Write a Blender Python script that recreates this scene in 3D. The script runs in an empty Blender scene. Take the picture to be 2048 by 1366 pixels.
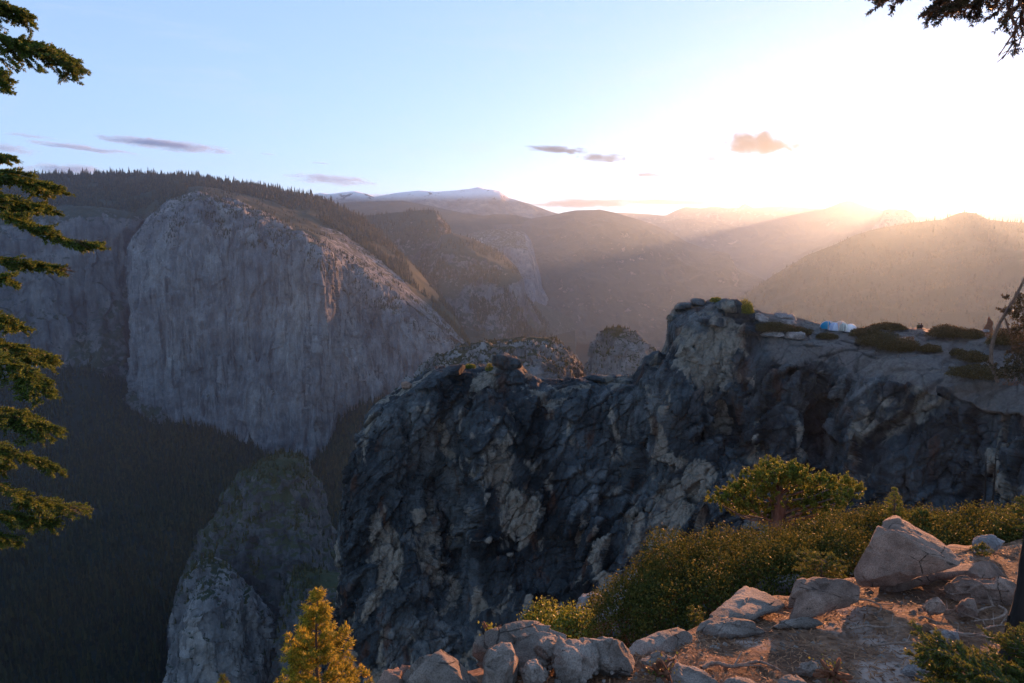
import bpy, math, random
import numpy as np
from mathutils import Vector, Matrix

# ------------------------------------------------------------------ camera, sky, sun, exposure
scene = bpy.context.scene
COL = scene.collection
FPX, CX, CY, HORIZON = 1365.0, 1024.0, 683.0, 468.0
PITCH = math.atan((CY - HORIZON) / FPX)
cam = bpy.data.cameras.new('camera')
cam.lens, cam.sensor_width = 24.0, 36.0
cam.clip_start, cam.clip_end = 0.05, 120000.0
camo = bpy.data.objects.new('camera', cam)
COL.objects.link(camo)
camo.rotation_euler = (math.pi / 2 - PITCH, 0, 0)
scene.camera = camo
CP, SP = math.cos(PITCH), math.sin(PITCH)

SUN_AZ, SUN_EL = 31.5, 3.6
sd = Vector((math.sin(math.radians(SUN_AZ)) * math.cos(math.radians(SUN_EL)),
             math.cos(math.radians(SUN_AZ)) * math.cos(math.radians(SUN_EL)), math.sin(math.radians(SUN_EL))))
w = bpy.data.worlds.new('World')
scene.world = w
w.use_nodes = True
nt = w.node_tree
nt.nodes.clear()
sky = nt.nodes.new('ShaderNodeTexSky')
sky.sky_type = 'NISHITA'
sky.sun_disc = False
sky.sun_elevation = math.radians(SUN_EL)
sky.sun_rotation = math.radians(SUN_AZ)
sky.altitude = 2200
sky.air_density, sky.dust_density, sky.ozone_density = 1.0, 0.05, 1.2
bg = nt.nodes.new('ShaderNodeBackground')
bg.inputs['Strength'].default_value = 0.095
wo = nt.nodes.new('ShaderNodeOutputWorld')
gm = nt.nodes.new('ShaderNodeGamma')
gm.inputs['Gamma'].default_value = 0.42
hsv = nt.nodes.new('ShaderNodeHueSaturation')
hsv.inputs['Saturation'].default_value = 0.78
nt.links.new(sky.outputs[0], gm.inputs['Color'])
nt.links.new(gm.outputs[0], hsv.inputs['Color'])
tcw = nt.nodes.new('ShaderNodeTexCoord')
mpw = nt.nodes.new('ShaderNodeMapping')
mpw.inputs['Rotation'].default_value = (0.25, 0.1, 0.6)
mpw.inputs['Scale'].default_value = (1.6, 1.6, 9.0)
nzw = nt.nodes.new('ShaderNodeTexNoise')                       # thin high cirrus
nzw.inputs['Scale'].default_value = 2.6
nzw.inputs['Detail'].default_value = 9
nzw.inputs['Roughness'].default_value = 0.66
nzw.inputs['Distortion'].default_value = 0.5
mrw = nt.nodes.new('ShaderNodeMapRange')
mrw.interpolation_type = 'SMOOTHSTEP'
mrw.inputs[1].default_value, mrw.inputs[2].default_value, mrw.inputs[3].default_value, mrw.inputs[4].default_value = 0.50, 0.80, 0.0, 0.5
mxw = nt.nodes.new('ShaderNodeMix')
mxw.data_type = 'RGBA'
mxw.inputs[7].default_value = (1.55, 1.5, 1.5, 1)
nt.links.new(tcw.outputs['Generated'], mpw.inputs[0])
nt.links.new(mpw.outputs[0], nzw.inputs['Vector'])
nt.links.new(nzw.outputs['Fac'], mrw.inputs[0])
nt.links.new(mrw.outputs[0], mxw.inputs[0])
nt.links.new(hsv.outputs[0], mxw.inputs[6])
nt.links.new(mxw.outputs[2], bg.inputs['Color'])
nt.links.new(bg.outputs[0], wo.inputs['Surface'])

sl = bpy.data.lights.new('sun', 'SUN')
sl.energy, sl.angle, sl.color = 3.3, math.radians(0.5), (1.0, 0.355, 0.085)
slo = bpy.data.objects.new('sun', sl)
COL.objects.link(slo)
slo.rotation_euler = sd.to_track_quat('Z', 'Y').to_euler()

scene.view_settings.view_transform = 'Standard'
scene.view_settings.look = 'None'
scene.view_settings.gamma = 1
scene.view_settings.exposure = 2.48
scene.view_settings.use_white_balance = True
scene.view_settings.white_balance_temperature = 4720
scene.view_settings.white_balance_tint = 13
scene.render.engine = 'CYCLES'
cy = scene.cycles
cy.max_bounces, cy.diffuse_bounces, cy.glossy_bounces, cy.transmission_bounces, cy.volume_bounces = 5, 2, 2, 3, 1
cy.use_denoising = True
cy.caustics_reflective = cy.caustics_refractive = False

# ------------------------------------------------------------------ helpers
HAZE_DENSITY = 2.8e-5


def P(px, py, d):
    """pixel of the 2048 x 1366 photo + horizontal distance -> world point"""
    px, py, d = np.broadcast_arrays(np.asarray(px, float), np.asarray(py, float), np.asarray(d, float))
    a, b = (px - CX) / FPX, (CY - py) / FPX
    x, y, z = a, CP + b * SP, -SP + b * CP
    h = np.sqrt(x * x + y * y)
    return np.stack([x / h * d, y / h * d, z / h * d], -1)


def Pv(px, py, d):
    return Vector([float(t) for t in P(px, py, d)])


GZ0, GSL, GSX = -2.5, -0.17, 0.02


def gplane(x, y):
    return GZ0 + GSL * y + GSX * x


def gd(px, py):
    """horizontal distance at which a pixel's ray meets the foreground slope"""
    q = P(px, py, 1.0)
    den = q[..., 2] - GSL * q[..., 1] - GSX * q[..., 0]
    return GZ0 / np.minimum(den, -0.03)


def h3(ix, iy, iz, seed):
    n = (ix.astype(np.int64) * 374761393 + iy.astype(np.int64) * 668265263 + iz.astype(np.int64) * 2147483647 + seed * 974711) & 0xFFFFFFFF
    n = ((n ^ (n >> 13)) * 1274126177) & 0xFFFFFFFF
    n = ((n ^ (n >> 16)) * 2246822519) & 0xFFFFFFFF
    return ((n ^ (n >> 15)) & 0xFFFFFF) / float(0xFFFFFF)


def vnoise(p, seed=0):
    i = np.floor(p).astype(np.int64)
    f = p - i
    f = f * f * f * (f * (f * 6 - 15) + 10)
    x, y, z = i[..., 0], i[..., 1], i[..., 2]
    r = 0
    for dx in (0, 1):
        wx = f[..., 0] if dx else 1 - f[..., 0]
        for dy in (0, 1):
            wy = f[..., 1] if dy else 1 - f[..., 1]
            for dz in (0, 1):
                wz = f[..., 2] if dz else 1 - f[..., 2]
                r = r + wx * wy * wz * h3(x + dx, y + dy, z + dz, seed)
    return r * 2 - 1


ROT = np.array([[0.80, 0.53, -0.28], [-0.44, 0.82, 0.36], [0.42, -0.17, 0.89]])


def fbm(p, octs=5, seed=0, gain=0.5, ridged=False):
    p = np.array(p, float)
    a, s, r = 1.0, 0.0, 0
    for o in range(octs):
        n = vnoise(p, seed + o * 17)
        if ridged:
            n = 1 - 2 * np.abs(n)
        r = r + a * n
        s += a
        a *= gain
        p = (p @ ROT.T) * 2.03
    return r / s


JSETS = np.array([(0.9, 0.2, 0.1), (-0.55, 0.5, 0.35), (0.25, 0.6, -0.6), (-0.2, -0.5, 0.8)])


def blocks(p, seed=0, joint=False):
    """fractured rock: every Voronoi cell is a tilted facet with its own offset; returns (offset, edge distance)"""
    i = np.floor(p).astype(np.int64)
    d1 = np.full(p.shape[:-1], 1e9)
    d2 = np.full(p.shape[:-1], 1e9)
    best = np.zeros(p.shape)
    bid = np.zeros(p.shape, np.int64)
    for dx in (-1, 0, 1):
        for dy in (-1, 0, 1):
            for dz in (-1, 0, 1):
                c = i + np.array([dx, dy, dz])
                q = np.stack([h3(c[..., 0], c[..., 1], c[..., 2], seed + k) for k in (1, 2, 3)], -1) + c
                d = ((p - q) ** 2).sum(-1)
                m = d < d1
                d2 = np.where(m, d1, np.minimum(d2, d))
                d1 = np.where(m, d, d1)
                best = np.where(m[..., None], q, best)
                bid = np.where(m[..., None], c, bid)
    b = bid
    off = h3(b[..., 0], b[..., 1], b[..., 2], seed + 7) * 2 - 1
    tilt = np.stack([h3(b[..., 0], b[..., 1], b[..., 2], seed + k) * 2 - 1 for k in (8, 9, 10)], -1)
    if joint:
        k = (h3(b[..., 0], b[..., 1], b[..., 2], seed + 11) * 3.999).astype(int)
        tilt = JSETS[k] + 0.22 * tilt
    return off + 1.1 * ((p - best) * tilt).sum(-1), np.sqrt(d2) - np.sqrt(d1)


def mk(name, V, F, mats, smooth=True, parent=None, midx=None):
    """one mesh object out of arrays"""
    V = np.asarray(V, np.float32).reshape(-1, 3)
    F = np.asarray(F, np.int32)
    me = bpy.data.meshes.new(name)
    k = F.shape[1]
    me.vertices.add(len(V))
    me.vertices.foreach_set('co', V.ravel())
    me.loops.add(F.size)
    me.loops.foreach_set('vertex_index', F.ravel())
    me.polygons.add(len(F))
    me.polygons.foreach_set('loop_start', np.arange(0, F.size, k, dtype=np.int32))
    me.polygons.foreach_set('loop_total', np.full(len(F), k, np.int32))
    me.polygons.foreach_set('use_smooth', np.full(len(F), smooth, bool))
    for m in (mats if isinstance(mats, (list, tuple)) else [mats]):
        me.materials.append(m)
    if midx is not None:
        me.polygons.foreach_set('material_index', np.asarray(midx, np.int32))
    me.update(calc_edges=True)
    o = bpy.data.objects.new(name, me)
    COL.objects.link(o)
    if parent:
        o.parent = parent
        o.matrix_parent_inverse = Matrix.Translation(-parent.location) @ Matrix.Identity(4)
    return o


def tag(o, label=None, cat=None, group=None, kind=None):
    for k, v in (('label', label), ('category', cat), ('group', group), ('kind', kind)):
        if v:
            o[k] = v
    return o


def empty(name, loc, label, cat, group=None):
    o = bpy.data.objects.new(name, None)
    o.location = loc
    o.empty_display_size = 0.1
    COL.objects.link(o)
    return tag(o, label, cat, group)


def structure(o):
    o['kind'] = 'structure'
    return o


def resample(row, n):
    r = np.array(row, float)
    d = np.hypot(np.diff(r[:, 0]), np.diff(r[:, 1])) + 1e-6
    u = np.r_[0, np.cumsum(d)]
    t = np.linspace(0, u[-1], n)
    return np.stack([np.interp(t, u, r[:, k]) for k in range(3)], -1)


def patch(rows, nu, nv, vs=None, linear=False):
    """control rows of (px, py, distance) -> dense world grid [nv, nu, 3]"""
    R = np.stack([resample(r, nu) for r in rows])
    Wd = P(R[..., 0], R[..., 1], R[..., 2])
    n = len(rows)
    vs = np.linspace(0, 1, n) if vs is None else np.array(vs, float)
    t = np.linspace(0, 1, nv)
    if linear or n < 3:
        k = np.clip(np.searchsorted(vs, t, 'right') - 1, 0, n - 2)
        f = ((t - vs[k]) / (vs[k + 1] - vs[k]))[:, None, None]
        return Wd[k] * (1 - f) + Wd[k + 1] * f
    m = np.zeros_like(Wd)
    for i in range(n):
        a, b = max(0, i - 1), min(n - 1, i + 1)
        m[i] = (Wd[b] - Wd[a]) / (vs[b] - vs[a])
    k = np.clip(np.searchsorted(vs, t, 'right') - 1, 0, n - 2)
    hstep = (vs[k + 1] - vs[k])
    f = ((t - vs[k]) / hstep)[:, None, None]
    hh = hstep[:, None, None]
    return ((2 * f ** 3 - 3 * f ** 2 + 1) * Wd[k] + (f ** 3 - 2 * f ** 2 + f) * hh * m[k]
            + (-2 * f ** 3 + 3 * f ** 2) * Wd[k + 1] + (f ** 3 - f ** 2) * hh * m[k + 1])


def gnormal(G):
    du = np.gradient(G, axis=1)
    dv = np.gradient(G, axis=0)
    n = np.cross(du, dv)
    l = np.linalg.norm(n, axis=-1, keepdims=True)
    n = n / np.maximum(l, 1e-9)
    flip = np.sign(-(n * G).sum(-1, keepdims=True))      # towards the viewer's side, i.e. outwards
    flip[flip == 0] = 1
    return n * flip


def grid_faces(nv, nu):
    i = np.arange(nv * nu).reshape(nv, nu)
    return np.stack([i[:-1, :-1], i[:-1, 1:], i[1:, 1:], i[1:, :-1]], -1).reshape(-1, 4)


def grid_obj(name, G, mat, smooth=True):
    return mk(name, G.reshape(-1, 3), grid_faces(*G.shape[:2]), mat, smooth)


# ------------------------------------------------------------------ materials
class NB:
    def __init__(self, name):
        self.m = bpy.data.materials.new(name)
        self.m.use_nodes = True
        self.t = self.m.node_tree
        self.t.nodes.clear()
        self.out = self.n('ShaderNodeOutputMaterial')

    def n(self, typ, **kw):
        x = self.t.nodes.new(typ)
        for k, v in kw.items():
            setattr(x, k, v)
        return x

    def l(self, a, b):
        self.t.links.new(a, b)

    def set(self, sock, v):
        if isinstance(v, bpy.types.NodeSocket):
            self.l(v, sock)
        else:
            sock.default_value = v

    def pos(self, scale=(1, 1, 1), obj=False, rot=(0, 0, 0)):
        g = self.n('ShaderNodeTexCoord').outputs['Object'] if obj else self.n('ShaderNodeNewGeometry').outputs['Position']
        mp = self.n('ShaderNodeMapping')
        mp.inputs['Scale'].default_value = scale
        mp.inputs['Rotation'].default_value = rot
        self.l(g, mp.inputs['Vector'])
        return mp.outputs[0]

    def noise(self, vec, scale=1, detail=6, rough=0.6, dist=0.0):
        x = self.n('ShaderNodeTexNoise')
        x.inputs['Scale'].default_value = scale
        x.inputs['Detail'].default_value = detail
        x.inputs['Roughness'].default_value = rough
        x.inputs['Distortion'].default_value = dist
        self.l(vec, x.inputs['Vector'])
        return x.outputs['Fac']

    def voro(self, vec, scale=1, feature='F1', out='Distance'):
        x = self.n('ShaderNodeTexVoronoi', feature=feature)
        x.inputs['Scale'].default_value = scale
        self.l(vec, x.inputs['Vector'])
        return x.outputs[out]

    def ramp(self, fac, stops):
        x = self.n('ShaderNodeValToRGB')
        e = x.color_ramp.elements
        while len(e) < len(stops):
            e.new(0.5)
        for s, (p, c) in zip(e, stops):
            s.position = p
            s.color = (*c, 1) if len(c) == 3 else c
        self.l(fac, x.inputs[0])
        return x.outputs[0]

    def step(self, fac, a, b):
        x = self.n('ShaderNodeMapRange', interpolation_type='SMOOTHSTEP')
        self.l(fac, x.inputs[0])
        x.inputs[1].default_value, x.inputs[2].default_value = a, b
        return x.outputs[0]

    def math(self, op, a, b=0.0):
        x = self.n('ShaderNodeMath', operation=op)
        self.set(x.inputs[0], a)
        self.set(x.inputs[1], b)
        return x.outputs[0]

    def mix(self, fac, a, b, mode='MIX'):
        x = self.n('ShaderNodeMix', data_type='RGBA', blend_type=mode)
        self.set(x.inputs[0], fac)
        for s, v in ((x.inputs[6], a), (x.inputs[7], b)):
            self.set(s, (*v, 1) if isinstance(v, tuple) and len(v) == 3 else v)
        return x.outputs[2]

    def nz(self):
        g = self.n('ShaderNodeNewGeometry')
        s = self.n('ShaderNodeSeparateXYZ')
        self.l(g.outputs['Normal'], s.inputs[0])
        return s.outputs[2]

    def bump(self, h, strength=0.5, dist=1.0):
        x = self.n('ShaderNodeBump')
        x.inputs['Strength'].default_value = strength
        x.inputs['Distance'].default_value = dist
        self.l(h, x.inputs['Height'])
        return x.outputs[0]

    def principled(self, color, rough=0.9, normal=None, spec=0.2):
        b = self.n('ShaderNodeBsdfPrincipled')
        self.set(b.inputs['Base Color'], (*color, 1) if isinstance(color, tuple) and len(color) == 3 else color)
        self.set(b.inputs['Roughness'], rough)
        b.inputs['Specular IOR Level'].default_value = spec
        if normal is not None:
            self.l(normal, b.inputs['Normal'])
        self.l(b.outputs[0], self.out.inputs['Surface'])
        return b


def rock_mat(name, size, light, dark, stain, veg=None, veg_at=0.55, streak=0.6, snow=None, bump=0.5, vegnoise=0.35, streakz=0.05):
    """granite at a given feature size in metres: mottled tone, vertical water streaks, plants on the flats"""
    b = NB(name)
    s = 1.0 / size
    p = b.pos()
    n1 = b.noise(p, s, 8, 0.62)
    col = b.ramp(n1, [(0.33, dark), (0.48, tuple((x + y) / 2 for x, y in zip(dark, light))), (0.66, light)])
    ps = b.pos((s * 2.2, s * 2.2, s * streakz * 2.2))
    st = b.noise(ps, 1.0, 6, 0.65, 0.3)
    col = b.mix(b.math('MULTIPLY', b.step(st, 0.52, 0.66), streak), col, stain)
    ps2 = b.pos((s * 6, s * 6, s * streakz * 5))
    st2 = b.noise(ps2, 1.0, 5, 0.7)
    col = b.mix(b.math('MULTIPLY', b.step(st2, 0.5, 0.72), streak * 0.7), col, tuple(min(1, x * 1.35) for x in light))
    macro = b.noise(b.pos((s * 0.42, s * 0.42, s * 0.16)), 1.0, 5, 0.6, 0.6)
    col = b.mix(0.8, col, b.ramp(macro, [(0.36, (0.5, 0.52, 0.56)), (0.52, (1.0, 1.0, 1.0)), (0.66, (1.5, 1.42, 1.3))]), 'MULTIPLY')
    fine = b.noise(p, s * 9, 8, 0.7)
    col = b.mix(0.45, col, b.ramp(fine, [(0.3, (0.45, 0.45, 0.45)), (0.7, (1.3, 1.3, 1.3))]), 'MULTIPLY')
    if veg:
        v = b.math('ADD', b.nz(), b.math('MULTIPLY', b.math('SUBTRACT', b.noise(p, s * 2.5, 6, 0.7), 0.5), vegnoise * 6))
        col = b.mix(b.step(v, veg_at, veg_at + 0.12), col, veg)
    if snow:
        v = b.math('ADD', b.nz(), b.math('MULTIPLY', b.math('SUBTRACT', b.noise(p, s * 1.5, 5), 0.5), 2.2))
        zz = b.n('ShaderNodeSeparateXYZ')
        b.l(b.pos(), zz.inputs[0])
        hi = b.step(zz.outputs[2], snow[0], snow[1])
        col = b.mix(b.math('MULTIPLY', b.step(v, 0.62, 0.75), hi), col, (0.8, 0.82, 0.85))
    hgt = b.math('ADD', b.math('MULTIPLY', n1, 0.6), b.math('MULTIPLY', fine, 0.25))
    hgt = b.math('ADD', hgt, b.math('MULTIPLY', st, 0.4))
    b.principled(col, 0.92, b.bump(hgt, bump, size * 0.35), 0.15)
    return b.m


def leaf_mat(name, stops, trans=0.35, rough=0.5, spec=0.3, scale=3.0):
    b = NB(name)
    r = b.n('ShaderNodeNewGeometry')
    t = b.math('ADD', b.math('MULTIPLY', r.outputs['Random Per Island'], 0.55), b.math('MULTIPLY', b.noise(b.pos(), scale, 3), 0.5))
    c = b.ramp(t, stops)
    pr = b.principled(c, rough, None, spec)
    tr = b.n('ShaderNodeBsdfTranslucent')
    b.l(b.mix(1.0, c, (1.5, 1.25, 0.5), 'MULTIPLY'), tr.inputs[0])
    mx = b.n('ShaderNodeMixShader')
    mx.inputs[0].default_value = trans
    b.l(pr.outputs[0], mx.inputs[1])
    b.l(tr.outputs[0], mx.inputs[2])
    b.l(mx.outputs[0], b.out.inputs['Surface'])
    return b.m


def bark_mat(name, a, c, scale=14):
    b = NB(name)
    n = b.noise(b.pos((scale, scale, scale * 0.2)), 1, 7, 0.7)
    b.principled(b.ramp(n, [(0.35, a), (0.65, c)]), 0.9, b.bump(n, 0.8, 0.03), 0.15)
    return b.m


def plain(name, col, rough=0.8, var=0.25, scale=8, spec=0.2):
    b = NB(name)
    n = b.noise(b.pos(), scale, 5)
    c = b.ramp(n, [(0.3, tuple(x * (1 - var) for x in col)), (0.7, tuple(min(1, x * (1 + var)) for x in col))])
    b.principled(c, rough, None, spec)
    return b.m


FOREST = (0.022, 0.032, 0.016)
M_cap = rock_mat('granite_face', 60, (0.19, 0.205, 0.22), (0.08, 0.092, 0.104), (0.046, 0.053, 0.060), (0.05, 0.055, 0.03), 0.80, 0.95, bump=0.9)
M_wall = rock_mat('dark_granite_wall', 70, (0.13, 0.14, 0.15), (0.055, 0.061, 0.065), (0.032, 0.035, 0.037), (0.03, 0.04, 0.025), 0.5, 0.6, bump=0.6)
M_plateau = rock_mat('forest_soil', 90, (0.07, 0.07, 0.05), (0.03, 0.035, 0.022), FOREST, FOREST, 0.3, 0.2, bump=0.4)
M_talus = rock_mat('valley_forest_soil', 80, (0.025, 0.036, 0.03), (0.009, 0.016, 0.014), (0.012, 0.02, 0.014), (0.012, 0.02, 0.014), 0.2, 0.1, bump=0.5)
M_far = rock_mat('far_granite', 160, (0.32, 0.29, 0.27), (0.11, 0.11, 0.10), (0.10, 0.10, 0.10), (0.04, 0.05, 0.035), 0.62, 0.5, bump=0.7)
M_farforest = rock_mat('far_forest_hill', 160, (0.16, 0.15, 0.13), (0.05, 0.06, 0.045), (0.06, 0.06, 0.05), (0.03, 0.04, 0.025), 0.45, 0.4, bump=0.7)
M_nhill = rock_mat('north_rim_rock', 160, (0.15, 0.14, 0.13), (0.07, 0.07, 0.065), (0.07, 0.07, 0.065), (0.045, 0.05, 0.04), 0.5, 0.4, bump=0.6)
M_ridgeforest = rock_mat('ridge_forest_soil', 160, (0.06, 0.062, 0.045), (0.03, 0.036, 0.024), FOREST, FOREST, 0.3, 0.2, bump=0.4)
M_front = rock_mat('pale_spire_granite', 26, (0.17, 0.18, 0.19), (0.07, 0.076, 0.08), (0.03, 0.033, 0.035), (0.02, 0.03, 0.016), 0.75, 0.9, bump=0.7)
M_snow = rock_mat('snowy_range', 260, (0.26, 0.25, 0.24), (0.10, 0.10, 0.10), (0.1, 0.1, 0.1), None, 0.6, 0.2, snow=(450, 640), bump=0.6)
M_range = rock_mat('distant_range', 300, (0.2, 0.19, 0.18), (0.08, 0.08, 0.075), (0.09, 0.09, 0.09), (0.05, 0.055, 0.045), 0.6, 0.2, bump=0.6)
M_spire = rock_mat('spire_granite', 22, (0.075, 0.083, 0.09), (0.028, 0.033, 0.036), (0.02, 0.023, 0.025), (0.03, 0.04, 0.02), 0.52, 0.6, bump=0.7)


def near_cliff_mat():
    b = NB('dark_lichened_rock')
    p = b.pos()
    wob = b.noise(p, 0.25, 5, 0.6)
    n1 = b.noise(p, 0.16, 9, 0.64, 0.6)
    col = b.ramp(n1, [(0.30, (0.018, 0.022, 0.026)), (0.5, (0.054, 0.062, 0.069)), (0.68, (0.13, 0.14, 0.146))])
    mac = b.noise(b.pos((0.055, 0.055, 0.032), rot=(0.0, 0.5, 0.0)), 1, 5, 0.6, 0.5)
    col = b.mix(1.0, col, b.ramp(mac, [(0.36, (0.26, 0.28, 0.31)), (0.5, (0.78, 0.81, 0.85)), (0.66, (1.4, 1.36, 1.3))]), 'MULTIPLY')
    # pale scars where slabs came off
    sc = b.noise(b.pos((0.13, 0.13, 0.075), rot=(0.3, 0.5, 0.2)), 1, 4, 0.55, 0.8)
    col = b.mix(b.math('MULTIPLY', b.step(sc, 0.53, 0.585), b.step(b.noise(p, 0.9, 3, 0.5), 0.2, 0.5)), col, (0.19, 0.175, 0.145))
    rust = b.noise(b.pos((0.3, 0.3, 0.09)), 1, 5, 0.6)
    col = b.mix(b.math('MULTIPLY', b.step(rust, 0.58, 0.68), 0.55), col, (0.075, 0.036, 0.018))
    st = b.noise(b.pos((0.9, 0.9, 0.06)), 1, 5, 0.6)
    col = b.mix(b.math('MULTIPLY', b.step(st, 0.54, 0.66), 0.6), col, (0.012, 0.012, 0.012))
    li = b.noise(p, 1.3, 6, 0.7)
    col = b.mix(b.math('MULTIPLY', b.step(li, 0.58, 0.66), 0.4), col, (0.08, 0.085, 0.06))
    at = b.n('ShaderNodeAttribute', attribute_name='bare_slab')
    nz = b.math('ADD', at.outputs['Fac'], b.math('MULTIPLY', b.math('SUBTRACT', b.noise(p, 0.35, 6, 0.7), 0.5), 1.4))
    col = b.mix(b.math('MULTIPLY', b.step(nz, 0.45, 0.8), 0.85), col, (0.13, 0.122, 0.115))
    fine = b.noise(p, 3.0, 9, 0.72)
    col = b.mix(0.6, col, b.ramp(fine, [(0.3, (0.4, 0.4, 0.4)), (0.7, (1.4, 1.4, 1.4))]), 'MULTIPLY')
    ca_ = b.n('ShaderNodeAttribute', attribute_name='crack')
    col = b.mix(b.math('MULTIPLY', ca_.outputs['Fac'], 0.8), col, (0.008, 0.008, 0.009))
    crack = b.voro(b.pos((0.35, 0.35, 0.22), rot=(0.2, 0.6, 0.1)), 1, 'DISTANCE_TO_EDGE')
    h = b.math('ADD', b.math('MULTIPLY', fine, 0.35), b.math('MULTIPLY', b.step(crack, 0.0, 0.06), 0.35))
    b.principled(col, 0.85, b.bump(h, 0.75, 0.5), 0.15)
    return b.m


M_near = near_cliff_mat()


def boulder_mat(name, light, dark, spot, scale=3.0):
    b = NB(name)
    p = b.pos()
    n = b.noise(p, scale, 8, 0.62)
    c = b.ramp(n, [(0.34, dark), (0.62, light)])
    sp = b.noise(p, scale * 28, 3, 0.6)
    c = b.mix(0.55, c, b.ramp(sp, [(0.38, (0.42, 0.40, 0.38)), (0.5, (1, 1, 1)), (0.64, (1.35, 1.3, 1.26))]), 'MULTIPLY')
    li = b.noise(p, scale * 2.2, 5, 0.7)
    c = b.mix(b.step(li, 0.66, 0.7), c, spot)
    big = b.noise(p, scale * 0.7, 4, 0.6, 0.8)
    c = b.mix(0.75, c, b.ramp(big, [(0.36, (0.55, 0.52, 0.5)), (0.6, (1.15, 1.12, 1.1))]), 'MULTIPLY')
    ck = b.voro(b.pos((scale * 0.55, scale * 0.8, scale * 1.1), rot=(0.4, 0.3, 0.6)), 1, 'DISTANCE_TO_EDGE')
    wob = b.math('ADD', ck, b.math('MULTIPLY', b.math('SUBTRACT', b.noise(p, scale * 5, 4), 0.5), 0.05))
    crk = b.math('MULTIPLY', b.step(wob, 0.014, 0.0), b.step(b.noise(p, scale * 0.8, 2), 0.5, 0.56))
    c = b.mix(b.math('MULTIPLY', crk, 0.8), c, (0.03, 0.025, 0.02))
    h = b.math('ADD', b.math('MULTIPLY', n, 0.5), b.math('MULTIPLY', b.noise(p, scale * 11, 7, 0.7), 0.45))
    h = b.math('SUBTRACT', h, b.math('MULTIPLY', crk, 0.5))
    b.principled(c, 0.88, b.bump(h, 0.8, 0.06), 0.2)
    return b.m


M_boulder = boulder_mat('pinkish_granite', (0.275, 0.24, 0.20), (0.155, 0.132, 0.108), (0.07, 0.066, 0.058))
M_boulder2 = boulder_mat('brown_weathered_granite', (0.30, 0.22, 0.165), (0.15, 0.105, 0.08), (0.06, 0.055, 0.05), 4)
M_boulder3 = boulder_mat('pale_grey_granite', (0.30, 0.28, 0.27), (0.17, 0.16, 0.155), (0.1, 0.1, 0.1), 3)


def ground_mat():
    b = NB('pine_litter_dirt')
    p = b.pos()
    n = b.noise(p, 1.6, 8, 0.65)
    c = b.ramp(n, [(0.32, (0.08, 0.050, 0.032)), (0.5, (0.19, 0.118, 0.072)), (0.68, (0.33, 0.235, 0.165))])
    ch = b.voro(b.pos((26, 26, 26)), 1, 'F1', 'Color')
    c = b.mix(0.5, c, b.mix(1.0, (1, 1, 1), b.ramp(ch, [(0.2, (0.35, 0.3, 0.27)), (0.6, (1, 1, 1)), (0.9, (1.5, 1.4, 1.3))]), 'MULTIPLY'), 'MULTIPLY')
    g = b.noise(b.pos(), 0.7, 6, 0.6)
    c = b.mix(b.step(g, 0.56, 0.66), c, (0.34, 0.27, 0.22))
    h = b.math('ADD', b.math('MULTIPLY', b.noise(p, 14, 8, 0.75), 0.6), b.math('MULTIPLY', b.noise(p, 3, 4), 0.5))
    b.principled(c, 0.95, b.bump(h, 0.55, 0.05), 0.1)
    return b.m


M_ground = ground_mat()
M_fir = leaf_mat('fir_needles', [(0.2, (0.02, 0.042, 0.010)), (0.5, (0.066, 0.11, 0.02)), (0.85, (0.17, 0.21, 0.03))], 0.4)
M_firdark = leaf_mat('dark_fir_needles', [(0.2, (0.014, 0.014, 0.008)), (0.5, (0.04, 0.034, 0.014)), (0.85, (0.08, 0.055, 0.02))], 0.25)
M_pine = leaf_mat('young_pine_needles', [(0.2, (0.055, 0.085, 0.010)), (0.5, (0.21, 0.225, 0.018)), (0.85, (0.44, 0.36, 0.028))], 0.5)
M_juniper = leaf_mat('juniper_foliage', [(0.2, (0.034, 0.055, 0.010)), (0.5, (0.115, 0.15, 0.02)), (0.85, (0.25, 0.27, 0.03))], 0.4)
M_sapling = leaf_mat('sapling_needles', [(0.2, (0.03, 0.05, 0.012)), (0.5, (0.08, 0.11, 0.02)), (0.85, (0.16, 0.17, 0.03))], 0.45)
M_manz = leaf_mat('manzanita_leaves', [(0.2, (0.018, 0.030, 0.010)), (0.5, (0.05, 0.068, 0.018)), (0.85, (0.12, 0.115, 0.03))], 0.34, 0.6, 0.06)
M_conif = leaf_mat('far_conifer_needles', [(0.2, (0.014, 0.020, 0.010)), (0.5, (0.028, 0.036, 0.014)), (0.85, (0.055, 0.055, 0.018))], 0.15, 0.8, 0.1, 0.02)
M_mat_shrub = leaf_mat('ledge_shrub_leaves', [(0.2, (0.02, 0.022, 0.010)), (0.5, (0.05, 0.042, 0.015)), (0.85, (0.10, 0.075, 0.02))], 0.25)
M_bark = bark_mat('grey_brown_bark', (0.06, 0.045, 0.035), (0.17, 0.13, 0.10))
M_barkdark = bark_mat('charred_bark', (0.008, 0.008, 0.008), (0.03, 0.026, 0.024))
M_barkred = bark_mat('red_brown_bark', (0.09, 0.04, 0.022), (0.2, 0.10, 0.055))
M_deadwood = bark_mat('weathered_dead_wood', (0.16, 0.11, 0.08), (0.36, 0.27, 0.20), 30)

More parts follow.
